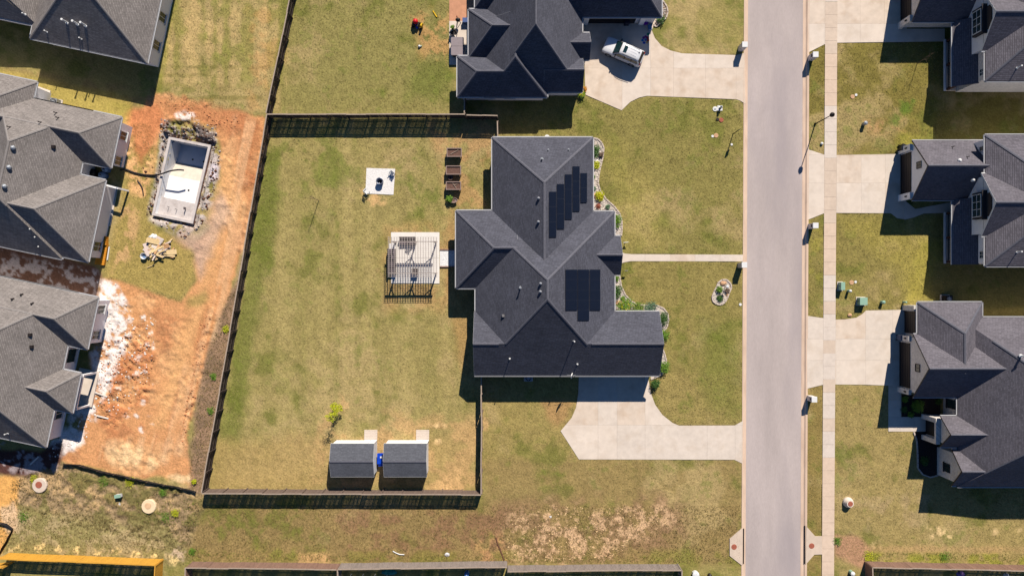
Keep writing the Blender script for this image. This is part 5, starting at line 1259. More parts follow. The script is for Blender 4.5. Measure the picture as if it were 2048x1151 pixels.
def boulder(label, px, py, s, m, seed, sz=.6):
    X, Y = g(px, py); rr = random.Random(seed); vs = []; fs = []; n = 9
    for i, (r, z) in enumerate(((1, -.2), (1.05, .25), (.8, .7), (.35, .95))):
        for k in range(n): a = 2 * math.pi * k / n; q_ = r * s * rr.uniform(.8, 1.15); vs.append((X + q_ * math.cos(a), Y + q_ * math.sin(a) * .75, z * s * sz))
    for i in range(3):
        for k in range(n): fs.append((i * n + k, i * n + (k + 1) % n, (i + 1) * n + (k + 1) % n, (i + 1) * n + k))
    fs.append(tuple(range(3 * n, 4 * n))); return tag(MB().add(vs, fs).build("boulder", m, None, at=(X, Y, 0)), label, "boulder")
boulder("white boulder in the north end of the flower bed", 1191, 323, .4, M_whst, 1)
boulder("brown boulder beside the yellow flowering shrub", 1190, 391, .45, M_tanst, 2)
boulder("tan boulder at the wall bend of the garage bed", 1238, 606, .45, M_tanst, 3)
boulder("tan boulder by the concrete driveway of the two garage doors", 1699, 629.5, .3, M_tanst, 4)
boulder("large tan boulder in the kidney shaped bed", 1446, 566.5, .42, M_tanst, 5)
boulder("pink boulder on the rim of the kidney shaped bed", 1454, 589, .25, M_tanst, 6)
bush("green bush in the middle of the kidney shaped bed", 1438.5, 579, .38, .5, M_leafg, 50, n=140)
bush("small brown tuft in the kidney shaped bed", 1454, 581, .3, .4, M_bark, 51, n=90)
bush("dark clump at the south end of the kidney shaped bed", 1440, 596, .4, .35, M_leafd, 52, n=120)
t = thing("garden_lamp", "short white capped garden lamp in the kidney shaped bed", "lamp", g(1449.5, 573)); X, Y = g(1449.5, 573)
MB().tube([(X, Y, 0), (X, Y, .9)], .04, 8).build("post", M_blackm, t); MB().lathe((X, Y, .9), [(.1, 0), (.17, .1), (.17, .16), (.03, .24)], 12).build("lamp_shade", M_white, t)
# ------------------------------------------------------------------ street furniture
def mailbox(label, px, py, h):
    X, Y = P(px, py, h); t = thing("mailbox", label, "mailbox", (X, Y, -.05), group="brick mailbox pillars along the street")
    MB().box((X, Y, h / 2 - .05), (.60, .60, h - .1)).build("pillar", M_wbrick, t)
    MB().box((X, Y, h - .04), (.68, .68, .1), taper=.94).build("cap_stone", M_white, t)
    sg = 1 if X < 31.5 else -1; MB().box((X + sg * .31, Y, h - .45), (.04, .3, .28)).build("mailbox_door", M_blackm, t)
mailbox("whitewashed brick mailbox pillar at the driveway of the white car", 1490, 88.7, 1.6)
mailbox("whitewashed brick mailbox pillar before the white brick house, across from the white car", 1631.6, 108.7, 1.5)
mailbox("whitewashed brick mailbox pillar south of the single garage driveway", 1631.6, 450.6, 1.5)
mailbox("whitewashed brick mailbox pillar south of the two garage door driveway", 1629, 798.5, 1.45)
mailbox("whitewashed brick mailbox pillar beside the narrow porch path", 1489, 529.5, 1.6)
t = thing("street_lamp", "tall slim black street lamp on the grass strip by the sidewalk", "street lamp", g(1630, 248)); X, Y = g(1630, 248)
MB().lathe((X, Y, 0), [(.14, 0), (.14, .1), (.07, .35), (.05, 4.2)], 10).build("pole", M_blackm, t)
MB().lathe((X, Y, 4.2), [(.08, 0), (.24, .08), (.28, .3), (.2, .48), (.08, .55), (.03, .68)], 14).build("lantern", M_dark, t)
MB().lathe((X, Y, 4.34), [(.2, 0), (.2, .14)], 12).build("lens", M_glass, t)
t = thing("sign_post", "thin black sign post with a small panel on the front lawn", "sign", g(1466, 268)); X, Y = g(1466, 268)
MB().tube([(X, Y, 0), (X, Y, 2.35)], .05, 8).build("post", M_blackm, t)
an = math.atan2(-(268 - 575.5), (1466 - 1024)); MB().box((X, Y, 1.98), (.46, .04, .66), rz=an).build("sign_panel", M_blackm, t)
def utility(label, px0, py0, px1, py1, h, grp=None):
    (xa, ya), (xb, yb) = P(px0, py1, h), P(px1, py0, h); cx, cy = (xa + xb) / 2, (ya + yb) / 2; t = thing("utility_cabinet", label, "utility box", (cx, cy, 0))
    MB().box((cx, cy, .02), (xb - xa + .16, yb - ya + .16, .14)).build("pad", M_conc[2], t)
    MB().box((cx, cy, h * .45 + .08), (xb - xa - .05, yb - ya - .05, h * .9)).build("cabinet", M_util, t); MB().box((cx, cy, h - .02), (xb - xa, yb - ya, .08), taper=.94).build("lid", M_util, t)
    MB().box((cx - (xb - xa) / 2 - .005, cy, h * .5), (.03, .03, h * .7)).build("door_seam", M_blackm, t)
utility("tall narrow green utility cabinet by the sidewalk", 1682, 563.7, 1690.5, 580, .85)
utility("wide green transformer cabinet with a ribbed lid", 1719.5, 594.5, 1735.5, 610, .8)
def pedestal(label, px, py, r, h, m, lidm=None, cat="utility pedestal"):
    X, Y = P(px, py, h); t = thing("utility_pedestal", label, cat, (X, Y, 0))
    MB().lathe((X, Y, -.05), [(r, 0), (r, h * .8), (r * .95, h * .9)], 10).build("body", m, t); MB().lathe((X, Y, h * .84), [(r * 1.08, 0), (r * 1.05, .08), (r * .5, .16)], 10).build("cap", lidm or m, t)
pedestal("slim green utility pedestal with a pale cap between the cabinets", 1701.7, 581.5, .16, .75, M_util, M_white)
pedestal("grey green utility pedestal near the garage driveway edge", 1768, 604, .2, .55, M_util)
pedestal("grey utility pedestal on the lawn of the white brick house", 1732.5, 245.5, .22, .7, M_steel)
pedestal("green marker post at the garage corner", 1813, 604, .12, .7, M_util)
pedestal("small mint valve box on the grass strip by the single garage driveway", 1643.8, 287, .16, .15, M_util, M_white)
pedestal("green domed utility pedestal by the dark brown fence corner", 1706.5, 1147, .25, .7, M_util, M_white)
pedestal("white domed vent lid on the grass by the end of the south fence", 1392, 1149, .4, .5, M_white)
pedestal("small dark pedestal on the grass near the white domed lid", 1420.5, 1151, .22, .4, M_dark)
def disc(label, px, py, r, m, name="valve_cover", cat="valve cover", h=.05, m2=None, z=0, off=None):
    X, Y = g(px, py); t = thing(name, label, cat, (X, Y, z)); MB().lathe((X, Y, z - .12), [(r, 0), (r, .12 + h * .8), (r * .94, .12 + h)], 16).build("ring", m, t)
    if m2: dx, dy = off or (0, 0); MB().lathe((X + dx, Y + dy, z + h), [(r * .45, -.02), (r * .45, .025), (r * .4, .03)], 14).build("lid", m2, t)
disc("tan round valve cover near the green cabinets", 1703, 564.5, .28, M_tanst); disc("small white valve cap beside the tan cover", 1711, 563.5, .16, M_white)
disc("tan round cover on the lawn of the white brick house", 1705, 193.5, .26, M_tanst); disc("small white cap beside a tan cover on the white brick house lawn", 1712, 190, .16, M_white)
disc("rust brown round cover below the fire hydrant", 1442.5, 240, .27, M_rust); disc("dark grey round cover beside the rust brown one", 1435, 238.5, .18, M_dark)
disc("faded brown cover with a white cap on the front lawn", 1432, 271, .28, M_tanst); disc("white cap beside the faded brown cover", 1425, 272.5, .16, M_white)
disc("tiny white marker cap near the sign post", 1463.3, 289, .14, M_white); disc("small white cap by the kerb south of the kidney bed", 1480.6, 608.5, .17, M_white)
disc("white concrete ring with a dark lid beside the hydrant", 1430, 218, .3, M_white, "meter_cover", "meter cover", .06, M_steel)
disc("round concrete manhole slab with a rusty lid at the edge of the house shade", 81.5, 969, .9, M_conc[0], "manhole", "manhole", .28, M_rust, off=(-.05, .1))
disc("round pale concrete manhole slab with a pale lid in the weeds", 299, 1011, .88, mat("pale_manhole", (244, 218, 180), var=.06), "manhole", "manhole", .25, mat("pale_lid", (230, 190, 150)), off=(-.05, .1))
t = thing("manhole_riser", "white concrete manhole cone with a rusty lid on the lawn across the street", "manhole", g(1695, 1003)); X, Y = g(1695, 1003)
MB().lathe((X, Y, -.1), [(.62, 0), (.62, .35), (.42, .75), (.42, .82)], 20).build("cone", M_conc[1], t, False); MB().lathe((X, Y, .72), [(.3, 0), (.3, .03), (.26, .035)], 16).build("lid", M_rust, t)
t = thing("fire_hydrant", "fire hydrant with a silver bonnet on a white square pad", "fire hydrant", g(1439.5, 216.5)); X, Y = g(1439.5, 216.5)
MB().box((X, Y, .0), (.62, .62, .14)).build("pad", M_white, t); MB().lathe((X, Y, .07), [(.16, 0), (.16, .06), (.11, .08), (.11, .5), (.15, .52), (.15, .56), (.11, .68), (.03, .76), (.03, .82)], 12).build("body", M_steel, t)
for a in (0, math.pi, -math.pi / 2): MB().tube([(X, Y, .42), (X + .22 * math.cos(a), Y + .22 * math.sin(a), .42)], .065, 8).build("nozzle", M_steel, t)
def bin_(label, px, py, w, d, h, m, rz=0):
    X, Y = g(px, py); t = thing("wheelie_bin", label, "trash bin", (X, Y, .05), rz=0); R = Matrix.Rotation(rz, 3, 'Z'); w_ = lambda a, b, c: R @ Vector((a, b, 0)) + Vector((X, Y, c + .05))
    MB().box(w_(0, 0, h * .46), (w * .86, d * .86, h * .86), M=R, taper=1.12).build("body", m, t); MB().box(w_(0, 0, h * .94), (w, d, .09), M=R, taper=.88).build("lid", m, t)
    for a in (-1, 1): c = w_(a * w * .4, d * .46, .12); MB().tube([c, c + R @ Vector((a * .06, 0, 0))], .12, 10).build("wheel", M_blackm, t)
    MB().bar(w_(-w * .35, d * .52, h * .86), w_(w * .35, d * .52, h * .86), .05, .05).build("handle", m, t)
M_bin = mat("navy_bin_plastic", (34, 40, 62), rough=.5, var=.12); M_bin2 = mat("black_bin_plastic", (38, 40, 48), rough=.45, var=.15)
bin_("navy trash bin in the shade before the garage of the white car house", 1252, 47, .65, .8, 1.05, M_bin)
bin_("black trash bin at the corner of the single garage", 1800, 298.5, .8, .75, 1.05, M_bin2, 1.2)
bin_("grey blue trash bin between the two garage doors", 1797, 674, .62, .7, 1.05, mat("slate_bin_plastic", (96, 104, 128), rough=.5), 1.57)
# ------------------------------------------------------------------ toys and things on the white car driveway, north patio
t = thing("toy_chair", "small purple plastic toy lying near the garage corner", "toy", (*g(1291, 48), .05)); X, Y = g(1291, 48); M_pur = mat("purple_plastic", (150, 60, 190), rough=.4)
MB().box((X, Y, .3), (.5, .4, .08), rz=.6).build("seat", M_pur, t); MB().box((X + .1, Y + .22, .5), (.45, .06, .5), rz=.6).build("backrest", M_pur, t)
for a in (-1, 1): MB().bar((X + a * .2, Y - .15, .05), (X + a * .15, Y - .05, .3), .06, .06).build("leg", M_pur, t)
t = thing("storage_tote", "pale blue storage tote with a lid on the shaded driveway", "storage box", (*g(1298.5, 57), .05)); X, Y = g(1298.5, 57); M_tot = mat("blue_grey_plastic", (120, 150, 190), rough=.5)
MB().box((X, Y, .22), (.42, .62, .34), rz=.15).build("tub", M_tot, t); MB().box((X, Y, .41), (.46, .66, .05), rz=.15, taper=.95).build("lid", M_tot, t)
t = thing("chalk_drawing", "flower of coloured chalk spots drawn on the driveway", "chalk drawing", (*g(1291, 80), .057))
for k, (dx, dy, c) in enumerate(((0, 0, (70, 110, 180)), (-4, -4, (120, 60, 150)), (0, -6, (150, 60, 140)), (4, -4, (180, 50, 80)), (5, 1, (190, 80, 60)), (3, 5, (220, 180, 130)), (-3, 6, (50, 80, 180)), (-6, 1, (40, 120, 190)), (5, -11, (60, 150, 120)))):
    X, Y = g(1291 + dx, 80 + dy); MB().lathe((X, Y, .0), [(.17, .058), (.17, .0615)], 12).build("chalk_spot", mat("chalk_%d" % k, c, var=.25, scale=9), t)
X, Y = g(834, 51); t = thing("ride_on_toy", "red and yellow toy car with a black body lying on the north lawn", "toy", (X, Y, 0))
M_red = mat("red_plastic", (214, 32, 44), rough=.4); M_yel = mat("yellow_plastic", (236, 190, 40), rough=.4)
MB().box((X - .1, Y + .05, .35), (1.0, .7, .4), rz=-.35, taper=.8).build("body", M_blackm, t); MB().lathe((X - .1, Y + .22, .5), [(.3, 0), (.32, .25), (.2, .42), (.03, .46)], 14).build("roof", M_red, t, True)
MB().box((X + .62, Y - .15, .5), (.28, .5, .5), rz=-.4, taper=.7).build("hood", M_yel, t)
for a, b in ((-.5, -.25), (.4, -.45), (-.45, .35), (.5, .2)): MB().lathe((X + a, Y + b, 0), [(.1, 0), (.14, .1), (.1, .22)], 10).build("wheel", M_blackm, t)
MB().bar((X - .1, Y - .1, .55), (X + .1, Y - .5, .3), .2, .05).build("seat", M_blue, t)
X, Y = g(839, 93.5); t = thing("toy_ball", "small white and green toy on the north lawn", "toy", (X, Y, 0)); MB().lathe((X, Y, 0), [(.08, 0), (.16, .1), (.16, .18), (.06, .28)], 10).build("shell", M_white, t, True); MB().lathe((X + .2, Y + .03, 0), [(.08, 0), (.12, .08), (.05, .18)], 8).build("cup", M_util, t, True)
X, Y = g(870, 28.5); o = MB().box((X, Y, .06), (.9, .12, .06), rz=-1.0).build("toy_bat", M_yel, None, at=(X, Y, 0)); tag(o, "yellow plastic bat on the north lawn near the bare dirt", "toy bat")
X, Y = g(1000, 100)
npt = thing("patio", "pale concrete patio behind the white car house", None, kind='structure')
for a, b in ((42.5, 88), (88.4, 130)): MB().prism([g(*p) for p in ((898.5, a), (948, a), (948, b), (898.5, b))], -.1, .06).build("slab", M_conc[1], npt)
o = MB().prism([g(*p) for p in ((898.5, -80), (952, -80), (952, 42.2), (898.5, 42.2))], -.1, .03).build("brick_patio", mat("red_brick_dust", (206, 150, 118), var=.15, scale=2, var2=.1), None, at=(*g(925, 10), 0)); tag(o, "bare reddish ground strip behind the white car house", None, kind='structure')
X, Y = g(916, 98); t = thing("hot_tub", "square hot tub under a folded grey cover on the north patio", "hot tub", (X, Y, .06)); M_cov = mat("grey_vinyl_cover", (150, 138, 142), rough=.55, var=.08)
def rrect(cx, cy, w, d, r=.2): return [(cx + sx * (w / 2 - r) + r * math.cos(a + b), cy + sy * (d / 2 - r) + r * math.sin(a + b)) for sx, sy, a in ((1, 1, 0), (-1, 1, math.pi / 2), (-1, -1, math.pi), (1, -1, 3 * math.pi / 2)) for b in (0, .5, 1.05, 1.57)]
MB().prism(rrect(X, Y, 1.42, 2.1, .25), .06, .85).build("shell", mat("tub_shell", (104, 92, 92), var=.15), t)
for k, s_ in enumerate((-1, 1)): MB().prism(rrect(X, Y + s_ * .545, 1.52, 1.06, .12), .852, .97).build("cover", M_cov, t)
table("small glass topped table by the hot tub", 913, 84, .9, .7, .6, M_steel)
chair("dark folding chair on the north patio", 908, 68, M_dark, .5, z=.06)
X, Y = g(917, 46); t = thing("grill", "black barbecue grill with a small chimney on the north patio", "grill", (X, Y, .06)); MB().lathe((X, Y, .7), [(.1, 0), (.28, .12), (.3, .3), (.22, .44), (.05, .5)], 14, 1, .8).build("bowl", M_blackm, t, True)
for a in range(3): MB().bar((X, Y, .8), (X + .3 * math.cos(a * 2.1), Y + .3 * math.sin(a * 2.1), .07), .05, .05).build("leg", M_blackm, t)
MB().tube([(X - .1, Y + .3, .95), (X - .12, Y + .35, 1.3)], .06, 8).build("chimney", M_rust, t)
X, Y = g(932.5, 44); t = thing("cooler", "blue and grey cooler against the north house wall", "cooler", (X, Y, .06)); MB().box((X, Y, .32), (.8, .5, .5), taper=.95).build("tub", M_tot, t); MB().box((X, Y, .61), (.84, .54, .08)).build("lid", mat("cooler_blue", (80, 100, 150), rough=.5), t)
bush("bright green potted plant on the north patio", 906, 57.5, .22, .35, M_leafg, 70, "potted_plant", "plant", n=70, z=.3)
X, Y = g(906, 58.5); t = thing("plant_pot", "small dark pot holding the bright green patio plant", "pot", (X, Y, .06)); MB().lathe((X, Y, .06), [(.13, 0), (.18, .3), (.14, .3)], 12).build("pot", M_dark, t)
# ------------------------------------------------------------------ the white car
def car():
    X, Y = g(1244.5, 108.2); t = thing("parked_car", "white sport utility car parked at an angle on the driveway", "car", (X, Y, .05))
    th = math.atan2(.40, -.93); R = Matrix.Rotation(th, 3, 'Z')        # nose towards +x of the car
    W = lambda x, y, z: R @ Vector((x, y, 0)) + Vector((X, Y, z + .05))
    Mw = mat("white_car_paint", (236, 236, 240), rough=.22, var=.02, spec=.6); Mg = mat("car_glass", (26, 52, 56), rough=.06, spec=.7, var=.1); Mk = mat("car_trim_black", (26, 26, 30), rough=.5)
    Mtl = mat("tail_light_red", (150, 24, 28), rough=.25); Mhl = mat("headlight_glass", (190, 200, 210), rough=.1, spec=.7)
    def loft(secs, name, m, parent=t, smooth=True, cap=True):
        mb = MB(); vs = []; n = len(secs[0])
        for s_ in secs: vs += [W(*p) for p in s_]
        fs = [(i * n + k, i * n + (k + 1) % n, (i + 1) * n + (k + 1) % n, (i + 1) * n + k) for i in range(len(secs) - 1) for k in range(n)]
        if cap: fs += [tuple(range(n - 1, -1, -1)), tuple(range((len(secs) - 1) * n, len(secs) * n))]
        mb.add(vs, fs); return mb.build(name, m, parent, smooth)
    def ring(x, w, z0, z1, c=.12, crown=.03):
        return [(x, -w + .06, z0), (x, -w, z0 + .14), (x, -w, z1 - c), (x, -w + c * .8, z1 - .02), (x, -w * .5, z1 + crown * .7), (x, 0, z1 + crown), (x, w * .5, z1 + crown * .7), (x, w - c * .8, z1 - .02), (x, w, z1 - c), (x, w, z0 + .14), (x, w - .06, z0)]
    body = [ring(2.47, .74, .42, .72, .1), ring(2.41, .86, .34, .86, .1), ring(2.25, .94, .3, .98, .1), ring(1.9, .965, .28, 1.02, .1), ring(1.3, .985, .27, 1.08), ring(.95, .985, .27, 1.12), ring(0, .985, .27, 1.13), ring(-1.4, .985, .27, 1.15), ring(-2.0, .975, .28, 1.16), ring(-2.3, .94, .32, 1.12), ring(-2.46, .86, .4, .98), ring(-2.5, .74, .46, .84)]
    bo = loft(body, "body", Mw)
    def cring(x, wb, wt, z0, z1): return [(x, -wb, z0), (x, -wt - .02, z1 - .10), (x, -wt + .08, z1 - .01), (x, -wt * .5, z1 + .025), (x, 0, z1 + .03), (x, wt * .5, z1 + .025), (x, wt - .08, z1 - .01), (x, wt + .02, z1 - .10), (x, wb, z0)]
    cab = [cring(1.12, .84, .80, 1.06, 1.10), cring(.42, .90, .70, 1.08, 1.70), cring(.2, .91, .71, 1.08, 1.765), cring(-.6, .92, .73, 1.1, 1.80), cring(-1.5, .91, .72, 1.1, 1.77), cring(-2.02, .88, .69, 1.1, 1.70), cring(-2.32, .86, .80, 1.08, 1.2)]
    loft(cab, "cabin", Mw)
    def quad(pts, name, m, th_=.012, par=t):
        a, b, c, d = [W(*p) for p in pts]; n = (b - a).cross(d - a).normalized()
        if n.dot(a - W(-.5, 0, .9)) < 0: n = -n
        vs = [p - n * .02 for p in (a, b, c, d)] + [p + n * th_ for p in (a, b, c, d)]
        mb = MB().add(vs, [(0, 1, 2, 3), (7, 6, 5, 4), (0, 4, 5, 1), (1, 5, 6, 2), (2, 6, 7, 3), (3, 7, 4, 0)]); return mb.build(name, m, par)
    quad([(1.14, -.80, 1.11), (1.14, .80, 1.11), (.44, .64, 1.70), (.44, -.64, 1.70)], "windscreen_frame", Mk, .02); quad([(1.08, -.72, 1.165), (1.08, .72, 1.165), (.50, .58, 1.66), (.50, -.58, 1.66)], "windscreen", Mg, .035)
    quad([(-2.06, -.64, 1.68), (-2.06, .64, 1.68), (-2.33, .74, 1.22), (-2.33, -.74, 1.22)], "rear_window", Mk, .03)
    for sg in (-1, 1):
        quad([(.86, sg * .905, 1.15), (-2.05, sg * .905, 1.18), (-1.9, sg * .745, 1.6), (.36, sg * .735, 1.6)], "side_glass", Mg, .03)
        for xx in (-.35, -1.2): quad([(xx, sg * .912, 1.15), (xx - .09, sg * .912, 1.15), (xx - .09, sg * .755, 1.6), (xx, sg * .755, 1.6)], "door_pillar", Mk, .042)
        MB().tube([W(.1, sg * .66, 1.80), W(-.6, sg * .68, 1.86), W(-1.75, sg * .66, 1.81)], .025, 6).build("roof_rail", Mk, t)
        MB().box(W(.72, sg * 1.07, 1.2), (.14, .22, .16), M=R).build("wing_mirror", Mk, t)
        quad([(2.38, sg * .55, .8), (2.38, sg * .80, .8), (2.18, sg * .86, .88), (2.25, sg * .60, .93)], "headlight", Mhl, .03); quad([(-2.42, sg * .6, 1.02), (-2.42, sg * .84, 1.02), (-2.3, sg * .88, 1.12), (-2.32, sg * .6, 1.13)], "tail_light", Mtl, .04)
        MB().bar(W(1.2, sg * .52, 1.105), W(2.2, sg * .46, 1.0), .03, .03).build("bonnet_crease", Mw, t)
        for xx in (-.1, -1.05): MB().box(W(xx, sg * .995, 1.0), (.2, .03, .03), M=R).build("door_handle", Mw, t)
        MB().box(W(-.3, sg * .99, .36), (3.0, .03, .16), M=R).build("sill_trim", Mk, t)
        for xx in (1.5, -1.48):
            c = W(xx, sg * .86, .37); ax_ = R @ Vector((0, 1, 0)); wb = MB(); wb.tube([c - ax_ * .13, c + ax_ * .13], .37, 18); wo = wb.build("wheel", Mk, t); rb = MB(); rb.tube([c + ax_ * sg * .13, c + ax_ * sg * .145], .23, 14); rb.build("rim", M_steel, wo)
            q_ = MB(); q_.tube([c - ax_ * .10 * sg, c + ax_ * .128 * sg], .44, 16); q_.build("wheel_arch", Mk, t)
    MB().box(W(-.12, 0, 1.82), (.42, .82, .012), M=R).build("sunroof", Mg, t); MB().box(W(-1.75, -.28, 1.81), (.16, .05, .09), M=R).build("roof_fin", Mk, t)
    MB().box(W(2.46, 0, .62), (.06, 1.1, .24), M=R).build("grille", Mk, t); MB().box(W(-2.5, 0, .62), (.04, .52, .13), M=R).build("number_plate", M_white, t)
    for k in range(3): MB().box(W(-1.0, -.32 + .32 * k, 1.832), (1.2, .02, .012), M=R).build("roof_rib", Mw, t)
car()
# ------------------------------------------------------------------ backyard of the brown roofed house
dk = thing("patio", "brown board patio strip under the eave of the brown roofed house", None, kind='structure')
MB().prism([g(*p) for p in ((207, 372), (236, 374), (222, 452), (192, 452))], -.1, .1).build("slab", M_conc[1], dk)
for k in range(5): a = k * 2.6; MB().prism([g(*p) for p in ((217 + a, 380), (219.2 + a, 380.3), (204.4 + a, 440), (202.2 + a, 440))], .1, .14).build("deck_board", mat("red_brown_board", (126, 84, 72), var=.2, scale=4), dk)
for q_ in (((208.5, 369), (234, 376)),):
    (xa, ya), (xb, yb) = P(*q_[0], 2.4), P(*q_[1], 2.4); b = MB(); b.bar((xa, ya, 2.4), (xb, yb, 2.4), .2, .25); b.build("beam", M_siding, dk); b = MB(); b.box((xb, yb, 1.2), (.2, .2, 2.3)); b.build("post", M_siding, dk)
sofa("tan cushioned outdoor sofa under the eave of the brown roofed house", 203, 389, 214, 421, 'w', 3)
table("dark patio table at the end of the eave of the brown roofed house", 206, 437, 1.0, 1.2, .7, M_blackm)
bx_ = thing("deck", "orange stained wooden step deck against the brown roofed house", "deck", g(206, 500))
M_od = mat("orange_stained_boards", (224, 148, 44), var=.16, scale=3, stretch=(1, 5, 1))
for k in range(13):
    f0, f1 = k / 13, (k + 1) / 13 - .008
    L_ = lambda f: (204.5 - 12.5 * f if f < .3 else 201 - 9 * (f - .3) / .7, 217.5 - 1.2 * f if f < .3 else 218 - 7 * (f - .3) / .7, 472 + 57 * f)
    a, b = L_(f0), L_(f1); z = .5 if f0 < .29 else .32
    MB().prism([g(a[0], a[2]), g(a[1], a[2] + 1.5), g(b[1], b[2] + 1.5), g(b[0], b[2])], .0, z).build("deck_board", M_od, bx_)
MB().prism([g(*p) for p in ((218.6, 493), (220.6, 493), (216.5, 520), (214.5, 520))], 0, .14).build("white_edge", M_white, bx_)
def tank(label, px, py, r, h, m): 
    X, Y = g(px, py); t = thing("filter_tank", label, "tank", (X, Y, 0)); MB().lathe((X, Y, 0), [(r, 0), (r, h * .7), (r * .85, h * .92), (r * .3, h)], 18).build("shell", m, t, True); MB().lathe((X, Y, h * .97), [(.08, 0), (.08, .12)], 8).build("valve", M_blackm, t)
tank("pale blue round tank in the shaded corner of the brown roofed house", 211, 352, .42, 1.0, M_tot); tank("second pale blue tank half under the eave beside the first", 216.5, 340, .38, .9, M_tot); tank("black round tank deep in the shaded corner", 190, 347, .5, .9, M_blackm)
# ------------------------------------------------------------------ scrap heap beside the pool: every board its own piece
rr = random.Random(5)
Mb = [mat("scrap_pine", (232, 202, 152), var=.15, scale=4), mat("scrap_grey", (226, 206, 196), var=.12, scale=4), mat("scrap_brown", (206, 160, 116), var=.15, scale=4), mat("scrap_white", (238, 226, 216), var=.08, scale=4)]
def board(px, py, L, w, th_, z, an, m, tilt=0, label="loose scrap board lying in the wood heap beside the pool"):
    X, Y = g(px, py); M = Matrix.Rotation(an, 3, 'Z') @ Matrix.Rotation(tilt, 3, 'Y'); o = MB().box((X, Y, z), (L, w, th_), M=M).build("scrap_board", m, None, at=(X, Y, 0)); return tag(o, label, "scrap board", "scrap boards in the heap beside the pool")
for (px, py, L, w, z, a, mi), lb in zip(((303, 497, 1.6, .75, .22, .6, 1), (299, 490, 1.3, .8, .12, .4, 1), (306, 502, 1.5, .6, .34, .65, 1), (311, 484, 1.8, .45, .4, -.25, 0), (309, 481, 1.5, .5, .3, -.2, 0), (320, 480, .9, .7, .15, -.5, 1)),
        ("wide grey sheet in the west half of the scrap heap", "wide grey sheet half buried at the west rim of the scrap heap", "wide grey sheet on top, ending above the white bucket", "yellow pine board on top at the north end of the scrap heap", "yellow pine board just under the topmost northern one", "short grey sheet at the north end beside the white bag")): board(px, py, L, w, .05, z, a, Mb[mi], rr.uniform(-.12, .12), lb)
for k in range(84):
    x, y = rr.gauss(320, 11), rr.gauss(499, 9); mi = rr.choice((0, 0, 1, 2, 3))
    board(x, y, rr.uniform(.6, 1.7), rr.uniform(.1, .3), .05, .1 + rr.uniform(0, .45) * max(.15, 1 - abs(x - 320) / 24), rr.choice((.45, .6, .75, -.2, -.35, 1.2, -.8)) + rr.uniform(-.2, .2), Mb[mi], rr.uniform(-.22, .22), "narrow %s board among the crossed offcuts of the scrap heap" % ("yellow pine", "grey", "brown", "white")[mi])
board(345, 504, 1.2, .6, .05, .22, .1, Mb[0], .05, "broad pine board at the east tip of the scrap heap"); board(341, 511, 1.3, .25, .05, .2, -.1, Mb[0], 0, "pine plank under the broad board at the east tip of the scrap heap")
board(302, 532, 1.0, .07, .05, .06, .4, Mb[0], 0, "thin stick lying on the grass south of the scrap heap")
lump("plastic_bag", "crumpled white plastic bag at the north end of the scrap heap", "bag", g(307, 474), .55, .35, .4, M_white, seed=8, jag=.25)
t = thing("bucket", "white bucket lying at the edge of the scrap heap", "bucket", g(290, 512)); X, Y = g(290, 512); MB().lathe((X, Y, 0), [(.3, 0), (.38, .35), (.4, .4), (.36, .4), (.3, .12)], 16).build("tub", M_white, t); MB().lathe((X, Y, .12), [(.28, 0), (.1, .01)], 12).build("inside", M_tot, t)
for px, py, L, a, lb in ((203, 788, 1.6, -.35, "bleached plank on the chalky dirt east of the porch"), (206, 833, 1.5, -.25, "bleached plank lower on the chalky dirt"), (70, 920, 1.4, .75, "single pale plank in the shade behind the grey roofed house")):
    X, Y = g(px, py); o = MB().box((X, Y, .1), (L, .16, .06), rz=a).build("plank", Mb[3], None, at=(X, Y, 0)); tag(o, lb, "plank")
X, Y = g(240, 989); t = thing("white_box", "small white plastic box standing in the weeds", "box", (X, Y, 0)); MB().box((X, Y, .3), (.7, .35, .5), rz=.15).build("casing", M_white, t); MB().box((X, Y, .56), (.74, .4, .05), rz=.15).build("lid", M_util, t)
X, Y = g(239.5, 1006.5); o = MB().box((X, Y, .04), (.2, .45, .04), rz=.3).build("scrap_sheet", M_white, None, at=(X, Y, 0)); tag(o, "small white scrap sheet below the white box in the weeds", "scrap sheet")
X, Y = g(798, 1104); pv = [(X - .75, Y + .2, .05), (X - .3, Y - .05, .06), (X + .1, Y - .2, .06), (X + .65, Y - .22, .05)]; tag(MB().tube(pv, .06, 8).build("pipe_piece", M_white, None, True, at=(X, Y, 0)), "bent white plastic pipe on the dry south lot", "pipe")
lump("litter_heap", "small heap of grey and white litter on the dry south lot", "litter", g(894, 1108), .35, .3, .15, mat("litter", (214, 212, 214), var=.3, scale=8), seed=12, jag=.4)
lump("litter_scrap", "single white scrap on the bare beige soil", "litter", g(1101, 1033), .18, .18, .12, M_white, seed=13, jag=.4)
# drainage rill: a shallow eroded gully edge
o = MB().tube([(*g(992, 1074), .02), (*g(995, 1086), .03), (*g(1000, 1097), .03), (*g(1005, 1110), .03), (*g(1008, 1119), .02)], .09, 6).build("buried_cable", mat("brown_cable", (112, 78, 60)), None, at=(*g(1000, 1097), 0)); tag(o, "brown cable snaking over the bare south lot", "cable")
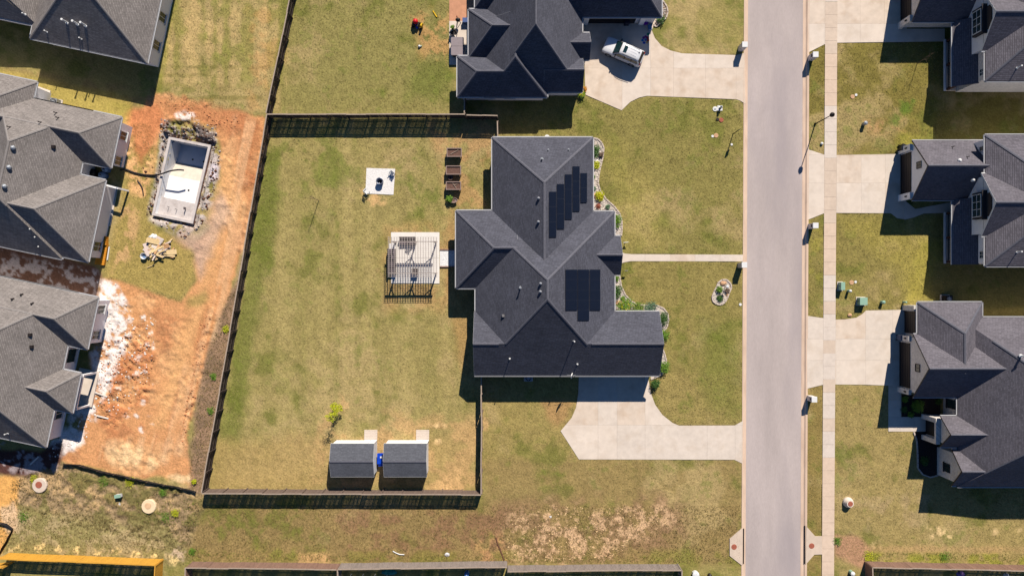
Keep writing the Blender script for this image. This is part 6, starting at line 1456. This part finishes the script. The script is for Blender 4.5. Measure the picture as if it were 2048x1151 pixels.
# behind the south fence row
t = thing("pipe_trellis", "white pipe trellis behind the grey board fence", "trellis", g(740, 1150)); 
for k in range(4): X, Y = g(703 + 24 * k, 1147); MB().tube([(X, Y, 0), (X, Y, .9)], .04).build("upright", M_white, t)
MB().tube([(*g(703, 1147), .9), (*g(775, 1147), .9)], .04).build("top_rail", M_white, t); MB().tube([(*g(703, 1156), .5), (*g(775, 1156), .5)], .04).build("lower_rail", M_white, t)
lump("teal_tarp", "teal tarp in the shade behind the grey board fence", "tarp", g(778, 1143), .9, .35, .3, mat("teal_tarp", (40, 130, 130), rough=.5), seed=15)
X, Y = g(934, 1143); t = thing("barrel", "blue barrel behind the grey board fence", "barrel", (X, Y, 0)); MB().lathe((X, Y, 0), [(.27, 0), (.3, .2), (.3, .6), (.26, .85), (.24, .87)], 16).build("shell", mat("barrel_blue", (70, 130, 200), rough=.4), t); MB().lathe((X, Y, .87), [(.05, 0), (.05, .05)], 8).build("bung", M_white, t)
lump("purple_tarp", "violet and white bundle behind the dark brown fence", "bundle", g(1921, 1146), .5, .35, .5, mat("violet_cloth", (150, 120, 190)), seed=16)
lump("white_bundle", "crumpled white bundle by the edge of the dark brown fence", "bundle", g(2012, 1149), .35, .3, .4, M_white, seed=17)
X, Y = g(1241, 484.5); t = thing("yard_ornament", "small white garden ornament at the edge of the front lawn", "ornament", g(1250, 485)); X, Y = g(1250, 485); MB().tube([(X, Y, 0), (X, Y, .6)], .03).build("stake", M_white, t); MB().box((X, Y, .6), (.6, .06, .1), rz=.1).build("arm", M_white, t); MB().box((X + .05, Y, .5), (.22, .05, .25), rz=.4).build("figure", Mb[3], t)
X, Y = g(1247, 542); t = thing("garden_flag", "little red and white garden flag beside the porch", "flag", (X, Y, 0)); MB().tube([(X, Y, 0), (X, Y, .9)], .015).build("stake", M_blackm, t)
for k in range(4): MB().box((X + .2, Y + .02 * k, .6 + .08 * k), (.4, .02, .075)).build("stripe", M_white if k % 2 else M_red, t)
# a pad and utility panel beside the north wall, garage drain pad
disc("white half round vent cover at the north wall of the solar panel house", 1094, 275.5, .35, M_white, "vent_cover", "vent cover", .12)
X, Y = g(1030, 760)
# ------------------------------------------------------------------ loose ground litter (uncountable)
def scatter(name, label, polys, n, smin, smax, m, seed, sz=.7, zs=0):
    rr = random.Random(seed); mb = MB(); k = 0; bb = [(min(p[0] for p in q_), max(p[0] for p in q_), min(p[1] for p in q_), max(p[1] for p in q_)) for q_ in polys]
    ws = [(b[1] - b[0]) * (b[3] - b[2]) for b in bb]
    while k < n:
        i = rr.choices(range(len(polys)), ws)[0]; x, y = rr.uniform(bb[i][0], bb[i][1]), rr.uniform(bb[i][2], bb[i][3])
        if not inpoly(x, y, polys[i]): continue
        if inpoly(x, y, POOL): continue
        iy = int((y - Y0) / STEP); ix = int((x - X0) / STEP)
        z = float(H[min(max(iy, 0), ny - 1), min(max(ix, 0), nx - 1)]); X, Y = g(x, y); s = smin + (smax - smin) * rr.random() ** 3
        rock(mb, X, Y, z + s * .15, s, rr, sz); k += 1
    o = mb.build(name, m, None); return tag(o, label, None, kind='stuff')
M_clod = mat("dirt_clods", (206, 138, 96), var=.3, scale=3); M_gclod = mat("grey_rubble", (190, 178, 172), var=.3, scale=4); M_chalk = mat("chalk_lumps", (244, 232, 222), var=.12, scale=4); M_dclod = mat("dark_clods", (120, 84, 66), var=.35, scale=3)
scatter("dirt_clods", "orange clods of dug earth", [[(205, 690), (290, 640), (310, 700), (300, 780), (230, 860), (190, 830)], [(400, 640), (425, 620), (385, 830), (372, 900), (360, 880)], [(310, 200), (500, 240), (440, 265)]], 1500, .03, .14, M_clod, 1)
scatter("dark_clods", "dark clods around the pool pit and along the lane", [GREY, [(320, 236), (432, 250), (434, 288), (322, 268)], [(285, 330), (305, 300), (310, 340), (290, 370)]], 520, .05, .22, M_dclod, 2)
scatter("rubble", "grey broken rubble beside the pool", [GREY, [(320, 236), (432, 250), (434, 288), (322, 268)]], 420, .04, .2, M_gclod, 3)
scatter("chalk_lumps", "white chalky lumps on the dirt", [CHALK, [(240, 620), (315, 640), (300, 760), (210, 850)]], 600, .03, .18, M_chalk, 4, .5)
scatter("pale_clods", "pale lumps of dry soil on the south lot", [BARE], 1100, .03, .12, mat("pale_clods", (236, 200, 150), var=.2), 5, .5)
def grass(name, label, polys, n, h, m, seed, w=.035):
    rr = np.random.default_rng(seed); out = []
    ar = [(max(p[0] for p in q_) - min(p[0] for p in q_)) * (max(p[1] for p in q_) - min(p[1] for p in q_)) for q_ in polys]
    P_ = []
    for q_, a in zip(polys, ar):
        k = int(n * a / sum(ar)); xs = [p[0] for p in q_]; ys = [p[1] for p in q_]; x = rr.uniform(min(xs), max(xs), k); y = rr.uniform(min(ys), max(ys), k)
        ins = np.zeros(k, bool); m_ = len(q_)
        for i in range(m_):
            x1, y1 = q_[i]; x2, y2 = q_[(i + 1) % m_]
            if y1 != y2: ins ^= ((y1 > y) != (y2 > y)) & (x < (x2 - x1) * (y - y1) / (y2 - y1) + x1)
        P_.append(np.stack([x[ins], y[ins]], 1))
    p = np.concatenate(P_); k = len(p)
    z = H[np.clip(((p[:, 1] - Y0) / STEP).astype(int), 0, ny - 1), np.clip(((p[:, 0] - X0) / STEP).astype(int), 0, nx - 1)]
    ok = z > -.12; p = p[ok]; z = z[ok]; k = len(p)
    X = (p[:, 0] - 1024) * S; Y = (575.5 - p[:, 1]) * S
    B = 3; V = np.empty((k, B, 3, 3), np.float32)
    for b in range(B):
        a = rr.uniform(0, 6.28, k); hh = h * rr.uniform(.5, 1.3, k); lean = rr.uniform(.3, 1.1, k) * hh; ox = rr.uniform(-.07, .07, k); oy = rr.uniform(-.07, .07, k); a2 = rr.uniform(0, 6.28, k)
        V[:, b, 0] = np.stack([X + ox - np.cos(a) * w, Y + oy - np.sin(a) * w, z - .02], 1); V[:, b, 1] = np.stack([X + ox + np.cos(a) * w, Y + oy + np.sin(a) * w, z - .02], 1)
        V[:, b, 2] = np.stack([X + ox + np.cos(a2) * lean, Y + oy + np.sin(a2) * lean, z + hh], 1)
    nv = k * B * 3; me = bpy.data.meshes.new(name); me.vertices.add(nv); me.vertices.foreach_set("co", V.ravel()); me.loops.add(nv); me.loops.foreach_set("vertex_index", np.arange(nv, dtype=np.int32)); me.polygons.add(nv // 3); me.polygons.foreach_set("loop_start", np.arange(0, nv, 3, dtype=np.int32)); me.update(calc_edges=True)
    me.materials.append(m); o = bpy.data.objects.new(name, me); COL.objects.link(o); return tag(o, label, None, kind='stuff')
LAWNS = [BY, rect(560, 0, 900, 222), rect(1000, 196, 1484, 520), rect(1230, 524, 1484, 850), rect(965, 750, 1480, 1010), rect(1617, -20, 1900, 305), rect(1617, 425, 1900, 640), rect(1617, 772, 2060, 1120), rect(330, -10, 560, 215), SIDE]
grass("grass", "short mown grass of the lawns", LAWNS, 80000, .055, mat("lawn_blades", (156, 146, 92), var=.4, scale=.8, rough=.8), 1)
grass("straw_grass", "dry straw coloured blades in the lawns", LAWNS, 40000, .05, mat("straw_blades", (212, 190, 138), var=.3, scale=.8, rough=.8), 2)
grass("weeds", "rough weeds and dead stalks on the untended lots", [WEED, STRIP, [(375, 1010), (1480, 1010), (1480, 1125), (375, 1120)], [(0, 1010), (380, 1050), (380, 1130), (0, 1100)]], 30000, .13, mat("weed_blades", (150, 132, 84), var=.45, scale=.7), 3, .03)
grass("ground_cover", "green weeds along the fences and ditches", [[(375, 1100), (700, 1110), (1360, 1112), (1360, 1126), (375, 1122)], [(1740, 1102), (2048, 1108), (2048, 1128), (1740, 1120)], [(270, 1000), (390, 1000), (400, 1050), (280, 1045)]], 2600, .1, mat("verge_weeds", (126, 136, 56), var=.4, scale=.7), 4, .035)
